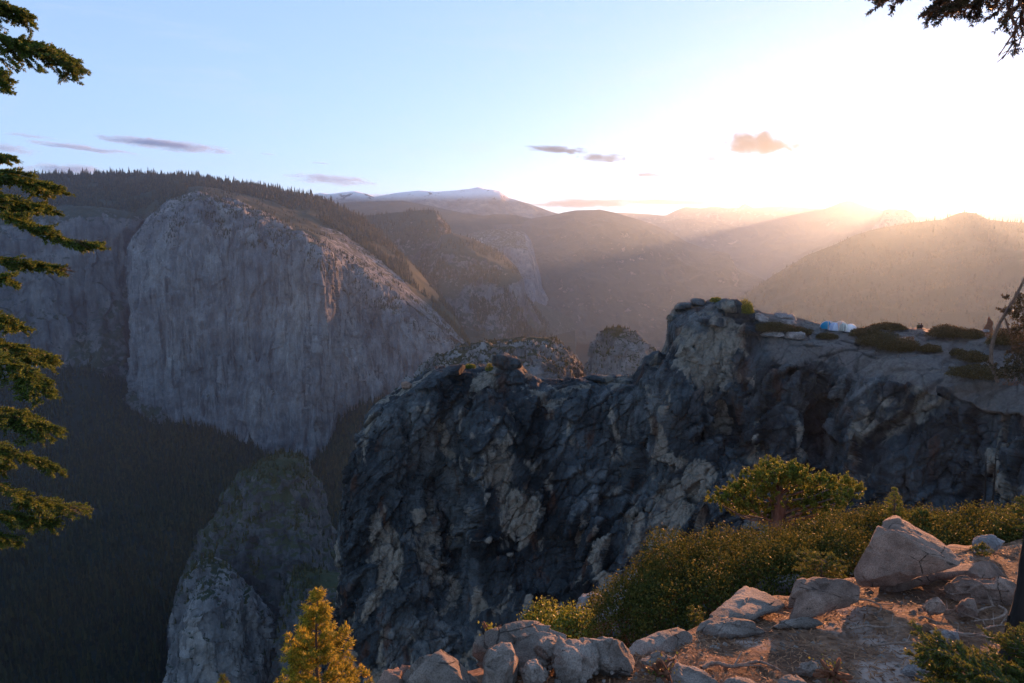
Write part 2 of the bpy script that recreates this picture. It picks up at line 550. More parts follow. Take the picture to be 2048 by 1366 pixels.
# ------------------------------------------------------------------ far terrain (structure)
def mountain(name, skyline, base_py, front, back, mat, nu=320, nv=70, amp=60, feat=600, seed=0, mid=None, ridged=True, fine=None, trees=None, base_row=None):
    """ridge with a given skyline; the front falls to base_py at (skyline distance - front), the back falls away behind"""
    sk = [(x, y, d) for x, y, d in skyline]
    bk = [(x, y + 0.0, d) for x, y, d in sk]
    rb = [(x, HORIZON + 60 + (y - HORIZON) * 0.3 + 40, d + back) for x, y, d in sk]
    if base_row is None:
        base_row = [(x, base_py, d - front) for x, y, d in sk]
    rows = [rb, sk]
    vs = [0, 0.12]
    if mid:
        for t, f in mid:
            rows.append([(x, y + (bx[1] - y) * t, d + (bx[2] - d) * f) for (x, y, d), bx in zip(sk, base_row)])
            vs.append(0.12 + 0.88 * t)
    rows.append(base_row)
    vs.append(1.0)
    # each row has the same points: interpolate by index, not by length
    G = patch_idx(rows, nu, nv, vs)
    N = gnormal(G)
    t = np.linspace(0, 1, nv)[:, None]
    fade = np.clip(np.abs(t - 0.12) / 0.10, 0.12, 1)
    q = G / feat
    D = fbm(q * np.array([1, 1, 0.55]), 7, seed, 0.52, ridged)
    G = G + N * (D * amp * fade)[..., None]
    if fine:
        G = G + N * (blocks(G / np.array([fine, fine, fine * 1.8]), seed + 5)[0] * fine * 0.16 * fade)[..., None]
    return structure(grid_obj(name, G, mat)), G


def patch_idx(rows, nu, nv, vs):
    R = np.array(rows, float)
    n = R.shape[1]
    d = np.hypot(np.diff(R[1, :, 0]), np.diff(R[1, :, 1])) + 1e-3
    u = np.r_[0, np.cumsum(d)]
    t = np.linspace(0, u[-1], nu)
    R2 = np.stack([np.stack([np.interp(t, u, R[k, :, c]) for c in range(3)], -1) for k in range(len(rows))])
    Wd = P(R2[..., 0], R2[..., 1], R2[..., 2])
    vs = np.array(vs, float)
    tv = np.linspace(0, 1, nv)
    tv[np.abs(tv - vs[1]).argmin()] = vs[1]
    k = np.clip(np.searchsorted(vs, tv, 'right') - 1, 0, len(rows) - 2)
    f = ((tv - vs[k]) / (vs[k + 1] - vs[k]))[:, None, None]
    return Wd[k] * (1 - f) + Wd[k + 1] * f


# valley floor out to the edge of the haze
xs = np.linspace(-17500, 17500, 150)
ys = np.linspace(300, 18500, 110)
X, Y = np.meshgrid(xs, ys)
Gv = np.stack([X, Y, np.full_like(X, -1060.0)], -1)
Gv[..., 2] += 35 * fbm(Gv / 1500, 4, 3)
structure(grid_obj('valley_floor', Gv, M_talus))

DR = [(-500, 425, 17500), (300, 430, 17500), (1000, 432, 17500), (1240, 425, 17500), (1300, 428, 17500), (1330, 431, 17500), (1352, 420, 17500), (1370, 413, 17500),
      (1400, 416, 17500), (1430, 412, 17500), (1455, 416, 17500), (1478, 414, 17500), (1484, 408, 17500), (1493, 407, 17500), (1505, 415, 17500),
      (1560, 411, 17500), (1600, 414, 17500), (1650, 418, 17500), (1800, 425, 17500), (2500, 425, 17500)]
mountain('distant_range', DR, 520, 1800, 500, M_range, 420, 40, 90, 900, 11)
SN = [(590, 396, 10800), (626, 389, 10800), (642, 386, 10800), (659, 388, 10800), (690, 384, 10800), (710, 382, 10800), (735, 388, 10800), (750, 393, 10800), (790, 386, 10800), (838, 381, 10800),
      (870, 383, 10800), (893, 382, 10800), (920, 380, 10800), (940, 378, 10800), (948, 376, 10800), (957, 374, 10800), (970, 378, 10800), (985, 379, 10800), (999, 382, 10800), (1017, 395, 10800),
      (1061, 408, 10800), (1105, 424, 10800), (1180, 445, 10800)]
mountain('snowy_mountain', SN, 500, 2000, 600, M_snow, 300, 60, 85, 750, 21)
MR = [(560, 420, 9900), (662, 407, 9900), (690, 404, 9900), (765, 402, 9900), (805, 401, 9900), (856, 410, 9900), (930, 426, 9900), (1021, 428, 9900), (1060, 436, 9900),
      (1120, 450, 9900), (1240, 470, 9900)]
mountain('forested_ridge', MR, 560, 2500, 700, M_farforest, 260, 50, 90, 900, 31)
FH = [(1280, 452, 14500), (1330, 445, 14500), (1360, 438, 14500), (1385, 437, 14500), (1420, 444, 14500), (1470, 452, 14500), (1560, 456, 14500), (1700, 460, 14500)]
mountain('far_hill', FH, 560, 2000, 600, M_range, 200, 40, 80, 800, 33)
CR = [(1380, 500, 14800), (1430, 474, 14800), (1480, 455, 14800), (1530, 442, 14800), (1580, 431, 14800), (1620, 422, 14800), (1648, 417, 14800), (1665, 411, 14800), (1680, 404, 14800),
      (1693, 401, 14800), (1704, 401, 14800), (1716, 406, 14800), (1732, 413, 14800), (1765, 419, 14800), (1830, 432, 14800), (1950, 450, 14800), (2100, 460, 14800)]
mountain('granite_ridge', CR, 640, 5000, 900, M_nhill, 300, 90, 110, 900, 41, mid=[(0.3, 0.35), (0.65, 0.6)])
HD = [(1735, 470, 11500), (1752, 448, 11500), (1762, 432, 11500), (1768, 420, 11500), (1774, 418, 11500), (1795, 418, 11500), (1812, 419, 11500), (1822, 424, 11500), (1830, 433, 11500), (1838, 450, 11500)]
mountain('granite_dome', HD, 600, 900, 900, M_far, 110, 70, 25, 400, 43, ridged=False)
NH = [(840, 470, 9600), (900, 450, 9600), (960, 444, 9600), (1040, 440, 9600), (1100, 431, 9600), (1130, 424, 9600), (1150, 421, 9600), (1175, 420, 9600), (1200, 419, 9600), (1225, 424, 9600), (1260, 434, 9600),
      (1300, 447, 9600), (1340, 464, 9600), (1373, 484, 9500), (1410, 497, 9400), (1457, 507, 9300), (1470, 535, 9200), (1520, 555, 9100), (1600, 600, 9000)]
mountain('north_rim_hill', NH, 700, 3300, 900, M_nhill, 380, 130, 120, 700, 51, mid=[(0.25, 0.45), (0.6, 0.75)])
YP = [(880, 482, 7600), (930, 470, 7600), (960, 462, 7600), (1000, 458, 7600), (1030, 459, 7600), (1050, 466, 7600), (1062, 480, 7600), (1070, 510, 7600), (1080, 545, 7600), (1095, 570, 7600), (1115, 600, 7600), (1150, 650, 7600)]
mountain('pale_cliff', YP, 720, 1500, 1200, M_cap, 240, 110, 60, 420, 53, mid=[(0.15, 0.4), (0.7, 0.7)])
T1 = [(690, 436, 6200), (715, 432, 6100), (760, 428, 6000), (800, 424, 5900), (840, 420, 5850), (862, 419, 5800), (872, 421, 5800), (880, 432, 5800), (892, 445, 5800), (900, 456, 5800), (905, 480, 5800), (908, 530, 5800), (912, 600, 5800), (930, 660, 5800)]
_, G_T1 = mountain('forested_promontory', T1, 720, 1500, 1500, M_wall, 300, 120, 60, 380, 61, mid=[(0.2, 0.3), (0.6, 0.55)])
T2 = [(860, 500, 5300), (885, 470, 5300), (905, 466, 5300), (930, 472, 5300), (950, 480, 5300), (975, 492, 5300), (1000, 505, 5300), (1020, 520, 5300), (1032, 532, 5300), (1036, 545, 5300), (1040, 562, 5300), (1050, 590, 5300),
      (1066, 612, 5300), (1085, 640, 5300), (1110, 670, 5300), (1150, 720, 5300)]
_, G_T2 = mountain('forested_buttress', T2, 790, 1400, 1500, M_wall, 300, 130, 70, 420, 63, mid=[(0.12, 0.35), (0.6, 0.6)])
# the sunward ridge on the right
SR = [(1380, 660, 4600), (1440, 620, 4650), (1494, 586, 4700), (1550, 548, 4750), (1611, 512, 4800), (1650, 497, 4850), (1677, 485, 4900), (1705, 472, 4900), (1739, 460, 4950), (1780, 453, 5000), (1827, 445, 5000), (1860, 441, 5000),
      (1885, 438, 5000), (1905, 430, 5000), (1922, 425, 5000), (1938, 424, 5000), (1951, 427, 5000), (1977, 439, 5000), (2010, 443, 4900), (2048, 445, 4800), (2200, 440, 4600), (2600, 430, 4300)]
SR = [(x, y, d * 1.5) for x, y, d in SR]
_, G_SR = mountain('sunward_ridge', SR, 800, 3300, 1800, M_ridgeforest, 380, 130, 90, 600, 71, mid=[(0.2, 0.2), (0.6, 0.65)])

# ------------------------------------------------------------------ the great granite monolith
RIM = [(285, 470, 3650), (318, 428, 3650), (345, 400, 3620), (400, 388, 3560), (470, 405, 3480), (560, 450, 3360), (630, 482, 3180), (650, 492, 3060), (690, 522, 3190), (735, 548, 3210), (790, 585, 3220), (840, 625, 3240), (885, 660, 3250), (925, 690, 3300), (944, 702, 3330)]
EL = [
    [(240, 480, 4600), (310, 424, 4500), (400, 384, 4400), (560, 446, 4200), (650, 488, 3900), (735, 545, 3800), (840, 622, 3800), (946, 700, 3800)],
    [(290, 440, 3900)] + [(x, y - 1, d + 120) for x, y, d in RIM[1:]],
    [(278, 500, 3800), (300, 480, 3560), (330, 452, 3440), (400, 420, 3320), (470, 432, 3260), (560, 470, 3120), (620, 500, 2960), (643, 512, 2840), (660, 524, 2880), (692, 546, 3100), (750, 590, 3130), (800, 622, 3140), (850, 652, 3180), (900, 680, 3250), (940, 705, 3320)],
    [(272, 640, 3800), (288, 630, 3480), (320, 600, 3330), (400, 590, 3220), (480, 600, 3140), (560, 610, 3040), (616, 615, 2910), (636, 620, 2760), (654, 632, 2800), (688, 648, 3010), (760, 670, 3050), (820, 690, 3070), (880, 700, 3160), (915, 702, 3240), (944, 712, 3330)],
    [(268, 760, 3800), (282, 755, 3440), (315, 740, 3300), (400, 740, 3190), (480, 750, 3100), (560, 770, 2990), (610, 780, 2880), (630, 790, 2720), (652, 792, 2760), (686, 782, 2920), (750, 770, 2980), (820, 760, 3060), (880, 750, 3160), (920, 745, 3250), (950, 750, 3340)],
    [(262, 810, 3800), (290, 812, 3420), (330, 836, 3270), (400, 862, 3150), (480, 884, 3050), (540, 915, 2940), (590, 930, 2840), (620, 938, 2790), (655, 915, 2800), (680, 870, 2890), (740, 830, 2970), (820, 810, 3050), (880, 800, 3160), (925, 790, 3260), (958, 790, 3350)],
    [(255, 900, 3800), (290, 900, 3400), (330, 930, 3240), (400, 960, 3110), (480, 985, 3000), (540, 1010, 2890), (590, 1020, 2790), (620, 1030, 2740), (660, 1010, 2750), (690, 960, 2850), (750, 920, 2950), (830, 880, 3040), (890, 860, 3150), (930, 850, 3250), (965, 840, 3350)]]
nu, nv = 620, 420
G = patch(EL, nu, nv, [0, 0.08, 0.16, 0.4, 0.7, 0.88, 1.0])
N = gnormal(G)
q = G
tv = np.linspace(0, 1, nv)[:, None]
fade = np.clip((tv - 0.02) / 0.15, 0.1, 1)
D = 60 * fbm(q / np.array([230, 230, 1700]), 4, 101, 0.55) + 24 * fbm(q / np.array([70, 70, 420]), 5, 102, 0.55, True) + 9 * fbm(q / 60, 5, 103)
D += 13 * blocks(q / np.array([95, 95, 620]), 106, True)[0] + 8 * blocks(q / np.array([50, 50, 190]), 104)[0] + 3.2 * blocks(q / np.array([19, 19, 60]), 105)[0]
# the lower right of the nose: a great flake scar
G = G + N * (D * fade)[..., None]
structure(grid_obj('granite_monolith', G, M_cap))
G_cap = G

# forested plateau from the cliff rims up to the wooded skyline, and round the far side
PL = [
    [(-420, 470, 7200), (0, 470, 7000), (300, 460, 6800), (600, 480, 6500), (760, 530, 5800), (860, 620, 5000), (960, 730, 4600)],
    [(-420, 345, 5600), (-100, 352, 5500), (0, 353, 5400), (100, 351, 5300), (160, 350, 5250), (200, 349, 5200), (250, 347, 5150), (300, 348, 5100), (350, 351, 5050), (400, 355, 5000), (460, 364, 4950), (520, 374, 4900), (570, 382, 4850), (610, 388, 4800), (640, 395, 4750), (670, 407, 4700), (695, 420, 4600), (730, 442, 4450), (770, 475, 4300), (810, 515, 4100), (840, 545, 3950), (880, 595, 3800), (905, 625, 3650), (925, 660, 3500), (942, 700, 3380)],
    [(-420, 385, 5000), (-100, 388, 4950), (100, 385, 4850), (250, 380, 4700), (400, 374, 4450), (520, 398, 4250), (620, 430, 4000), (680, 460, 3850), (740, 505, 3700), (800, 555, 3560), (860, 615, 3450), (905, 655, 3380), (935, 690, 3340)],
    [(-420, 425, 4500), (-100, 425, 4450), (60, 425, 4400), (200, 424, 4300), (290, 428, 4200), (330, 412, 3900), (400, 390, 3580), (470, 406, 3500), (560, 451, 3380), (640, 488, 3200), (700, 528, 3215), (790, 586, 3235), (860, 640, 3240), (910, 676, 3300), (938, 698, 3330)],
    [(-420, 470, 4470), (-100, 470, 4430), (60, 475, 4380), (200, 480, 4290), (290, 490, 4180), (340, 470, 3860), (400, 450, 3620), (470, 460, 3560), (560, 490, 3480), (640, 530, 3350), (700, 570, 3250), (790, 620, 3280), (860, 670, 3330), (910, 700, 3380), (938, 712, 3380)]]
nu, nv = 420, 150
GP = patch(PL, nu, nv, [0, 0.22, 0.5, 0.88, 1.0], linear=True)
N = gnormal(GP)
tv = np.linspace(0, 1, nv)[:, None]
GP[..., 2] += (18 * fbm(GP / 260, 6, 111, 0.55, True)) * np.clip(np.abs(tv - 0.22) / 0.1, 0.3, 1) * np.clip((1 - tv) / 0.2, 0.0, 1)
pxp = CX + FPX * GP[..., 0] / (GP[..., 1] * CP - GP[..., 2] * SP)
vv = np.broadcast_to(tv, pxp.shape)
slab = np.clip((pxp - 560) / 160, 0, 1) * np.clip((vv - 0.50 + 0.10 * fbm(GP / 180, 4, 117)) / 0.08, 0, 1)
bare = (slab[:-1, :-1] > 0.5).ravel()
structure(mk('forested_plateau', GP.reshape(-1, 3), grid_faces(*GP.shape[:2]), [M_plateau, M_cap], True, None, bare.astype(int)))
GP_slab = slab

# the darker wall left of the monolith
LW = [
    [(-420, 415, 4900), (-100, 420, 4900), (130, 412, 4800), (240, 418, 4700), (330, 425, 4600), (420, 440, 4600)],
    [(-420, 440, 4420), (-150, 430, 4380), (0, 436, 4330), (90, 424, 4290), (140, 418, 4250), (190, 420, 4230), (250, 425, 4220), (300, 433, 4230), (350, 440, 4300), (420, 450, 4450)],
    [(-420, 560, 4280), (-150, 540, 4240), (0, 530, 4200), (90, 520, 4150), (160, 500, 4130), (230, 510, 4150), (280, 520, 4220), (330, 530, 4300), (420, 540, 4400)],
    [(-420, 680, 4150), (-150, 660, 4130), (0, 650, 4080), (90, 640, 4060), (140, 640, 4090), (175, 640, 4150), (200, 620, 4060), (240, 630, 4050), (300, 640, 4200), (420, 660, 4300)],
    [(-420, 760, 4050), (-150, 750, 4040), (0, 745, 4000), (90, 740, 3990), (130, 745, 4000), (160, 750, 3900), (200, 740, 3800), (250, 760, 3800), (310, 780, 3950), (420, 800, 4100)],
    [(-420, 860, 3900), (-150, 850, 3900), (0, 850, 3850), (90, 850, 3800), (140, 850, 3700), (190, 860, 3550), (240, 880, 3480), (300, 900, 3450), (360, 900, 3500), (420, 900, 3700)]]
nu, nv = 420, 260
G = patch(LW, nu, nv, [0, 0.1, 0.35, 0.6, 0.8, 1.0])
N = gnormal(G)
D = 45 * fbm(G / np.array([300, 300, 900]), 5, 121, 0.55) + 22 * fbm(G / np.array([90, 90, 260]), 5, 122, 0.55, True) + 10 * blocks(G / np.array([70, 70, 130]), 124)[0]
fade = np.clip(np.linspace(0, 1, nv)[:, None] / 0.2, 0.1, 1)
G = G + N * (D * fade)[..., None]
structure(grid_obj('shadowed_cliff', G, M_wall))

# low buttress left of the monolith's foot
BT = [
    [(245, 800, 3500), (265, 785, 3460), (290, 790, 3400), (310, 800, 3380), (340, 810, 3330), (370, 820, 3280), (385, 835, 3230)],
    [(248, 830, 3450), (265, 815, 3380), (290, 812, 3300), (315, 822, 3250), (345, 835, 3220), (368, 840, 3200), (382, 850, 3190)],
    [(250, 870, 3400), (265, 860, 3300), (290, 855, 3220), (315, 862, 3180), (340, 866, 3170), (360, 862, 3180), (376, 862, 3190)],
    [(250, 910, 3300), (270, 910, 3200), (290, 900, 3150), (315, 905, 3120), (340, 900, 3120), (360, 890, 3140), (376, 890, 3160)]]
G = patch(BT, 120, 90)
N = gnormal(G)
G = G + N * (18 * fbm(G / 90, 6, 131, 0.55, True) + 7 * blocks(G / 45, 132)[0])[..., None]
structure(grid_obj('rock_buttress', G, M_wall))

# wooded slope below the walls down to the river
TS = [
    [(-420, 770, 4200), (-100, 760, 4150), (60, 745, 4050), (150, 720, 4050), (190, 700, 4050), (240, 760, 3800), (290, 800, 3500), (340, 830, 3300), (420, 850, 3180), (500, 882, 3060), (560, 910, 2960), (620, 930, 2840), (660, 880, 2880), (690, 825, 2960), (740, 790, 3020), (830, 740, 3150), (900, 720, 3300), (1000, 700, 3700), (1150, 660, 4600)],
    [(-420, 850, 3500), (-100, 850, 3400), (60, 850, 3300), (150, 850, 3200), (240, 880, 3000), (320, 900, 2920), (400, 910, 2850), (500, 940, 2730), (560, 965, 2660), (620, 980, 2580), (680, 920, 2620), (740, 880, 2700), (830, 830, 2900), (900, 790, 3100), (1000, 740, 3500), (1150, 690, 4300)],
    [(-420, 1000, 2600), (-100, 1000, 2550), (100, 1000, 2500), (300, 1010, 2430), (500, 1040, 2330), (650, 1060, 2250), (800, 1000, 2350), (1000, 850, 2800), (1150, 730, 3800)],
    [(-420, 1200, 1950), (-100, 1200, 1900), (100, 1200, 1850), (300, 1200, 1800), (500, 1200, 1760), (650, 1200, 1720), (800, 1150, 1850), (1000, 950, 2400), (1150, 780, 3400)],
    [(-420, 1420, 1450), (-100, 1420, 1420), (100, 1420, 1400), (300, 1420, 1380), (500, 1400, 1360), (650, 1380, 1350), (800, 1300, 1500), (1000, 1100, 2000), (1150, 850, 2900)]]
nu, nv = 330, 240
GT = patch(TS, nu, nv, [0, 0.2, 0.5, 0.78, 1.0])
tv = np.linspace(0, 1, nv)[:, None]
GT[..., 2] += (38 * fbm(GT / 330, 6, 141, 0.5)) * np.clip(tv / 0.2, 0.3, 1)
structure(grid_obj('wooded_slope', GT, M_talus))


# ------------------------------------------------------------------ rock towers in the middle distance
def tower(name, levels, mat, nu=260, nv=240, seed=0, amp=10, feat=60, blk=22):
    """levels of (py, px left, px right, px of the nose, distance of the flanks, how far the nose stands out)"""
    rows = []
    for py, xl, xr, xn, d, bul in levels:
        r = []
        for a in np.linspace(-1.25, 1.25, 21):
            if a < 0:
                px = xn + (xn - xl) * math.sin(max(a, -1.0) * math.pi / 2) if a > -1 else xl + (a + 1) * -0.6 * (xn - xl)
            else:
                px = xn + (xr - xn) * math.sin(min(a, 1.0) * math.pi / 2) if a < 1 else xr - (a - 1) * 0.6 * (xr - xn)
            dd = d - bul * math.cos(max(-1, min(1, a)) * math.pi / 2) + (abs(a) - 1) * bul * 4 * (abs(a) > 1)
            r.append((px, py, dd))
        rows.append(r)
    R = np.array(rows, float)
    tt = np.linspace(0, 20, nu)
    R2 = np.stack([np.stack([np.interp(tt, np.arange(21), R[k, :, c]) for c in range(3)], -1) for k in range(len(rows))])
    Wd = P(R2[..., 0], R2[..., 1], R2[..., 2])
    ys_ = R[:, 0, 1]
    vs = (ys_ - ys_[0]) / (ys_[-1] - ys_[0])
    t = np.linspace(0, 1, nv)
    k = np.clip(np.searchsorted(vs, t, 'right') - 1, 0, len(rows) - 2)
    f = ((t - vs[k]) / (vs[k + 1] - vs[k]))[:, None, None]
    G = Wd[k] * (1 - f) + Wd[k + 1] * f
    N = gnormal(G)
    D = amp * fbm(G / np.array([feat, feat, feat * 2.2]), 6, seed, 0.55, True) + amp * 0.5 * blocks(G / np.array([blk, blk, blk * 1.6]), seed + 3)[0]
    D = D + amp * 0.18 * blocks(G / (blk * 0.35), seed + 4)[0]
    fade = np.clip(t[:, None] / 0.1, 0.15, 1)
    G = G + N * (D * fade)[..., None]
    return structure(grid_obj(name, G, mat)), G


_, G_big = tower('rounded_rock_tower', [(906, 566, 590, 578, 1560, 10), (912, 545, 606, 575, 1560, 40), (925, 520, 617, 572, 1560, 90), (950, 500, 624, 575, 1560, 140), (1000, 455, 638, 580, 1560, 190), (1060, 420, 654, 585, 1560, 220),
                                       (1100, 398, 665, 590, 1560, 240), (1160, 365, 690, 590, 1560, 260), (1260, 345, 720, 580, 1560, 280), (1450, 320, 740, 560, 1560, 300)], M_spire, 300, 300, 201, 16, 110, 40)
_, G_front = tower('sharp_rock_tower', [(1112, 410, 424, 416, 1290, 6), (1120, 402, 440, 415, 1290, 30), (1140, 388, 462, 412, 1290, 60), (1170, 372, 490, 412, 1290, 90), (1205, 360, 522, 412, 1290, 110), (1243, 350, 552, 415, 1290, 120),
                                      (1300, 342, 556, 420, 1290, 130), (1480, 320, 565, 425, 1290, 150)], M_front, 260, 260, 211, 12, 80, 30)
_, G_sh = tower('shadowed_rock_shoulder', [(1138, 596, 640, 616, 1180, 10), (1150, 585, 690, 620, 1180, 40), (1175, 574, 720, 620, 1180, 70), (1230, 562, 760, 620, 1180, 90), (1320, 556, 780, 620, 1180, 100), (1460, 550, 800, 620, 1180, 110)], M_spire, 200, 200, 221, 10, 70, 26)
_, G_mid = tower('wooded_rock_hump', [(674, 1050, 1112, 1085, 900, 10), (684, 985, 1120, 1075, 900, 50), (700, 928, 1130, 1060, 900, 90), (720, 880, 1146, 1040, 900, 120), (745, 850, 1166, 1020, 900, 140), (790, 800, 1185, 1000, 900, 160), (860, 760, 1220, 990, 900, 180)], M_front, 300, 200, 231, 8, 50, 18)
_, G_pin = tower('rock_pinnacle', [(655, 1215, 1243, 1228, 800, 6), (662, 1205, 1258, 1228, 800, 20), (676, 1197, 1276, 1230, 800, 35), (700, 1188, 1302, 1235, 800, 45), (725, 1182, 1316, 1240, 800, 55), (760, 1172, 1345, 1245, 800, 65), (820, 1150, 1380, 1250, 800, 75)], M_front, 220, 200, 241, 6, 40, 14)


# ------------------------------------------------------------------ forests (stuff) and single small conifers
def conifer_unit(rng, tiers=3, sides=5):
    """one small conifer of unit height: stacked ragged cones"""
    V, F = [], []
    for k in range(tiers):
        z0 = 0.10 + 0.80 * k / tiers
        z1 = z0 + 0.9 / tiers * 1.35 if k < tiers - 1 else 1.0
        r = 0.17 * (1 - k / (tiers + 0.4))
        b = len(V)
        for s in range(sides):
            a = 2 * math.pi * (s + rng.random() * 0.6) / sides
            rr = r * rng.uniform(0.65, 1.25)
            V.append((rr * math.cos(a), rr * math.sin(a), z0 - rng.random() * 0.05))
        V.append((0, 0, z1))
        for s in range(sides):
            F.append((b + s, b + (s + 1) % sides, b + sides))
    return np.array(V), np.array(F)


def forest(name, pts, hts, mat, seed=0):
    rng = random.Random(seed)
    nrng = np.random.default_rng(seed)
    units = [conifer_unit(rng) for _ in range(6)]
    n = len(pts)
    VV, FF, o = [], [], 0
    which = nrng.integers(0, 6, n)
    for k, (v, f) in enumerate(units):
        idx = np.where(which == k)[0]
        if not len(idx):
            continue
        wdt = nrng.uniform(0.75, 1.35, len(idx))
        s = np.stack([hts[idx] ** 0.8 * 2.0 * wdt, hts[idx] ** 0.8 * 2.0 * wdt, hts[idx]], -1)
        V = v[None] * s[:, None, :] + pts[idx][:, None, :]
        VV.append(V.reshape(-1, 3))
        FF.append((f[None] + (np.arange(len(idx)) * len(v))[:, None, None] + o).reshape(-1, 3))
        o += len(idx) * len(v)
    return tag(mk(name, np.concatenate(VV), np.concatenate(FF), mat, False), kind='stuff')


def scatter(G, n, seed, vr=(0, 1), ur=(0, 1), nzmin=0.25, feat=120, thr=-0.15):
    r = np.random.default_rng(seed)
    N = gnormal(G)
    nv, nu = G.shape[:2]
    v = (vr[0] + (vr[1] - vr[0]) * r.random(n)) * (nv - 2)
    u = (ur[0] + (ur[1] - ur[0]) * r.random(n)) * (nu - 2)
    i, j = v.astype(int), u.astype(int)
    fi, fj = (v - i)[:, None], (u - j)[:, None]
    p = (G[i, j] * (1 - fi) + G[i + 1, j] * fi) * (1 - fj) + (G[i, j + 1] * (1 - fi) + G[i + 1, j + 1] * fi) * fj
    ok = (np.abs(N[i, j, 2]) > nzmin) & (fbm(p / feat, 3, seed) > thr)
    return p[ok]


r0 = np.random.default_rng(5)
p1 = np.concatenate([scatter(GP, 13000, 301, (0.20, 0.54), (0, 1), 0.1, 160, -0.25), scatter(GP, 5500, 331, (0.5, 0.90), (0, 0.55), 0.1, 160, -0.25)])
from_px = CX + FPX * p1[:, 0] / (p1[:, 1] * CP - p1[:, 2] * SP)
p1 = p1[r0.random(len(p1)) < 0.93]
nvs, nus = GP.shape[:2]
psl = np.concatenate([scatter(GP, 2600, 321, (0.5, 0.9), (0.55, 1), 0.1, 70, 0.12), scatter(G_cap, 5200, 322, (0.07, 0.24), (0.02, 0.98), 0.12, 45, 0.02)])
tag(forest('slab_trees', psl - np.array([0, 0, 2]), r0.uniform(8, 20, len(psl)), M_conif, 7), 'scattered small conifers rooted on the bare granite slabs at the top of the monolith', 'forest')
tag(forest('plateau_forest', p1 - np.array([0, 0, 2]), r0.gamma(8, 3.4, len(p1)).clip(9, 52), M_conif, 1), 'dark conifer forest covering the plateau above the granite walls', 'forest')
p2 = scatter(GT, 24000, 302, (0, 1), (0, 0.85), 0.0, 220, -2)
tag(forest('valley_forest', p2 - np.array([0, 0, 3]), r0.gamma(9, 3.6, len(p2)).clip(12, 60), M_conif, 2), 'dark conifer forest on the valley slope below the cliffs', 'forest')
p3 = np.concatenate([scatter(G_T1, 4200, 303, (0.10, 0.75), (0, 0.75), 0.2, 200, -0.2), scatter(G_T2, 4500, 304, (0.10, 0.7), (0, 1), 0.25, 200, -0.15)])
tag(forest('promontory_forest', p3 - np.array([0, 0, 3]), r0.uniform(22, 38, len(p3)), M_conif, 3), 'hazy conifer forest on the promontories beyond the granite monolith', 'forest')
p4 = scatter(G_SR, 12000, 305, (0.08, 0.8), (0, 1), 0.1, 260, -0.3)
tag(forest('ridge_forest', p4 - np.array([0, 0, 3]), r0.gamma(8, 3.4, len(p4)).clip(10, 50), M_conif, 4), 'sunlit hazy conifer forest along the ridge under the rising sun', 'forest')
p5 = np.concatenate([scatter(G_big, 1500, 306, (0, 0.6), (0.1, 0.9), 0.42, 60, -0.1), scatter(G_sh, 500, 307, (0, 0.5), (0.1, 0.9), 0.4, 60, -0.1), scatter(G_front, 300, 308, (0, 0.6), (0.1, 0.9), 0.5, 60, 0)])
tag(forest('tower_trees', p5, r0.uniform(7, 16, len(p5)), M_conif, 5), 'stunted conifers and brush on the shadowed rock towers at lower left', 'forest')
p6 = np.concatenate([scatter(G_mid, 1600, 309, (0, 0.75), (0.1, 0.9), 0.3, 40, -0.1), scatter(G_pin, 500, 310, (0, 0.7), (0.1, 0.9), 0.3, 30, -0.05)])
tag(forest('brush', p6, r0.uniform(2.0, 4.5, len(p6)), M_conif, 6), 'low brush and stunted conifers covering the hazy hump and pinnacle', 'brush')

# ------------------------------------------------------------------ near cliff with the camping ledge
CL_top_back = [(700, 1240, 190), (715, 1000, 185), (740, 835, 178), (800, 790, 172), (870, 742, 168), (1000, 730, 166), (1080, 768, 166), (1200, 760, 164), (1280, 758, 160), (1335, 700, 155), (1345, 625, 150), (1440, 607, 150), (1500, 628, 150), (1600, 650, 150), (1720, 668, 150), (1850, 668, 150), (2000, 680, 150), (2400, 690, 150)]
CL_rim_back = [(694, 1230, 160), (712, 990, 155), (738, 830, 148), (760, 805, 147), (800, 783, 146), (818, 768, 145), (842, 752, 144), (870, 738, 142), (910, 735, 141), (950, 735, 140), (985, 735, 139), (1000, 722, 139), (1030, 716, 138), (1046, 738, 138), (1060, 756, 137), (1078, 766, 136), (1130, 762, 134), (1190, 755, 132), (1268, 756, 129), (1280, 738, 128), (1292, 712, 127), (1325, 712, 126), (1338, 680, 124), (1336, 640, 122), (1348, 618, 120), (1385, 604, 119), (1430, 601, 118), (1480, 606, 118), (1500, 622, 118), (1560, 636, 118), (1600, 642, 118), (1640, 652, 117), (1720, 658, 116), (1830, 658, 115), (1950, 668, 112), (2050, 676, 108), (2400, 690, 100)]
CL_rim_front = [(690, 1240, 150), (708, 1000, 144), (732, 842, 138), (756, 815, 136), (800, 795, 135), (845, 768, 134), (872, 752, 133), (912, 748, 132), (985, 748, 130), (1028, 732, 129), (1048, 758, 128), (1080, 780, 126), (1190, 770, 123), (1270, 772, 119), (1292, 735, 116), (1328, 735, 114), (1342, 690, 112), (1344, 652, 110), (1390, 640, 106), (1440, 640, 104), (1500, 650, 103), (1560, 668, 101), (1640, 690, 97), (1720, 705, 93), (1800, 715, 88), (1880, 735, 82), (1950, 755, 76), (2048, 775, 70), (2400, 800, 60)]
CL_a = [(684, 1250, 146), (702, 1010, 140), (724, 880, 134), (760, 850, 131), (840, 810, 129), (910, 800, 127), (990, 800, 125), (1050, 800, 123), (1100, 815, 121), (1190, 808, 118), (1280, 800, 114), (1340, 760, 109), (1400, 720, 103), (1480, 720, 99), (1560, 730, 96), (1640, 750, 92), (1720, 765, 88), (1800, 775, 83), (1880, 790, 77), (1950, 805, 72), (2048, 820, 66), (2400, 850, 56)]
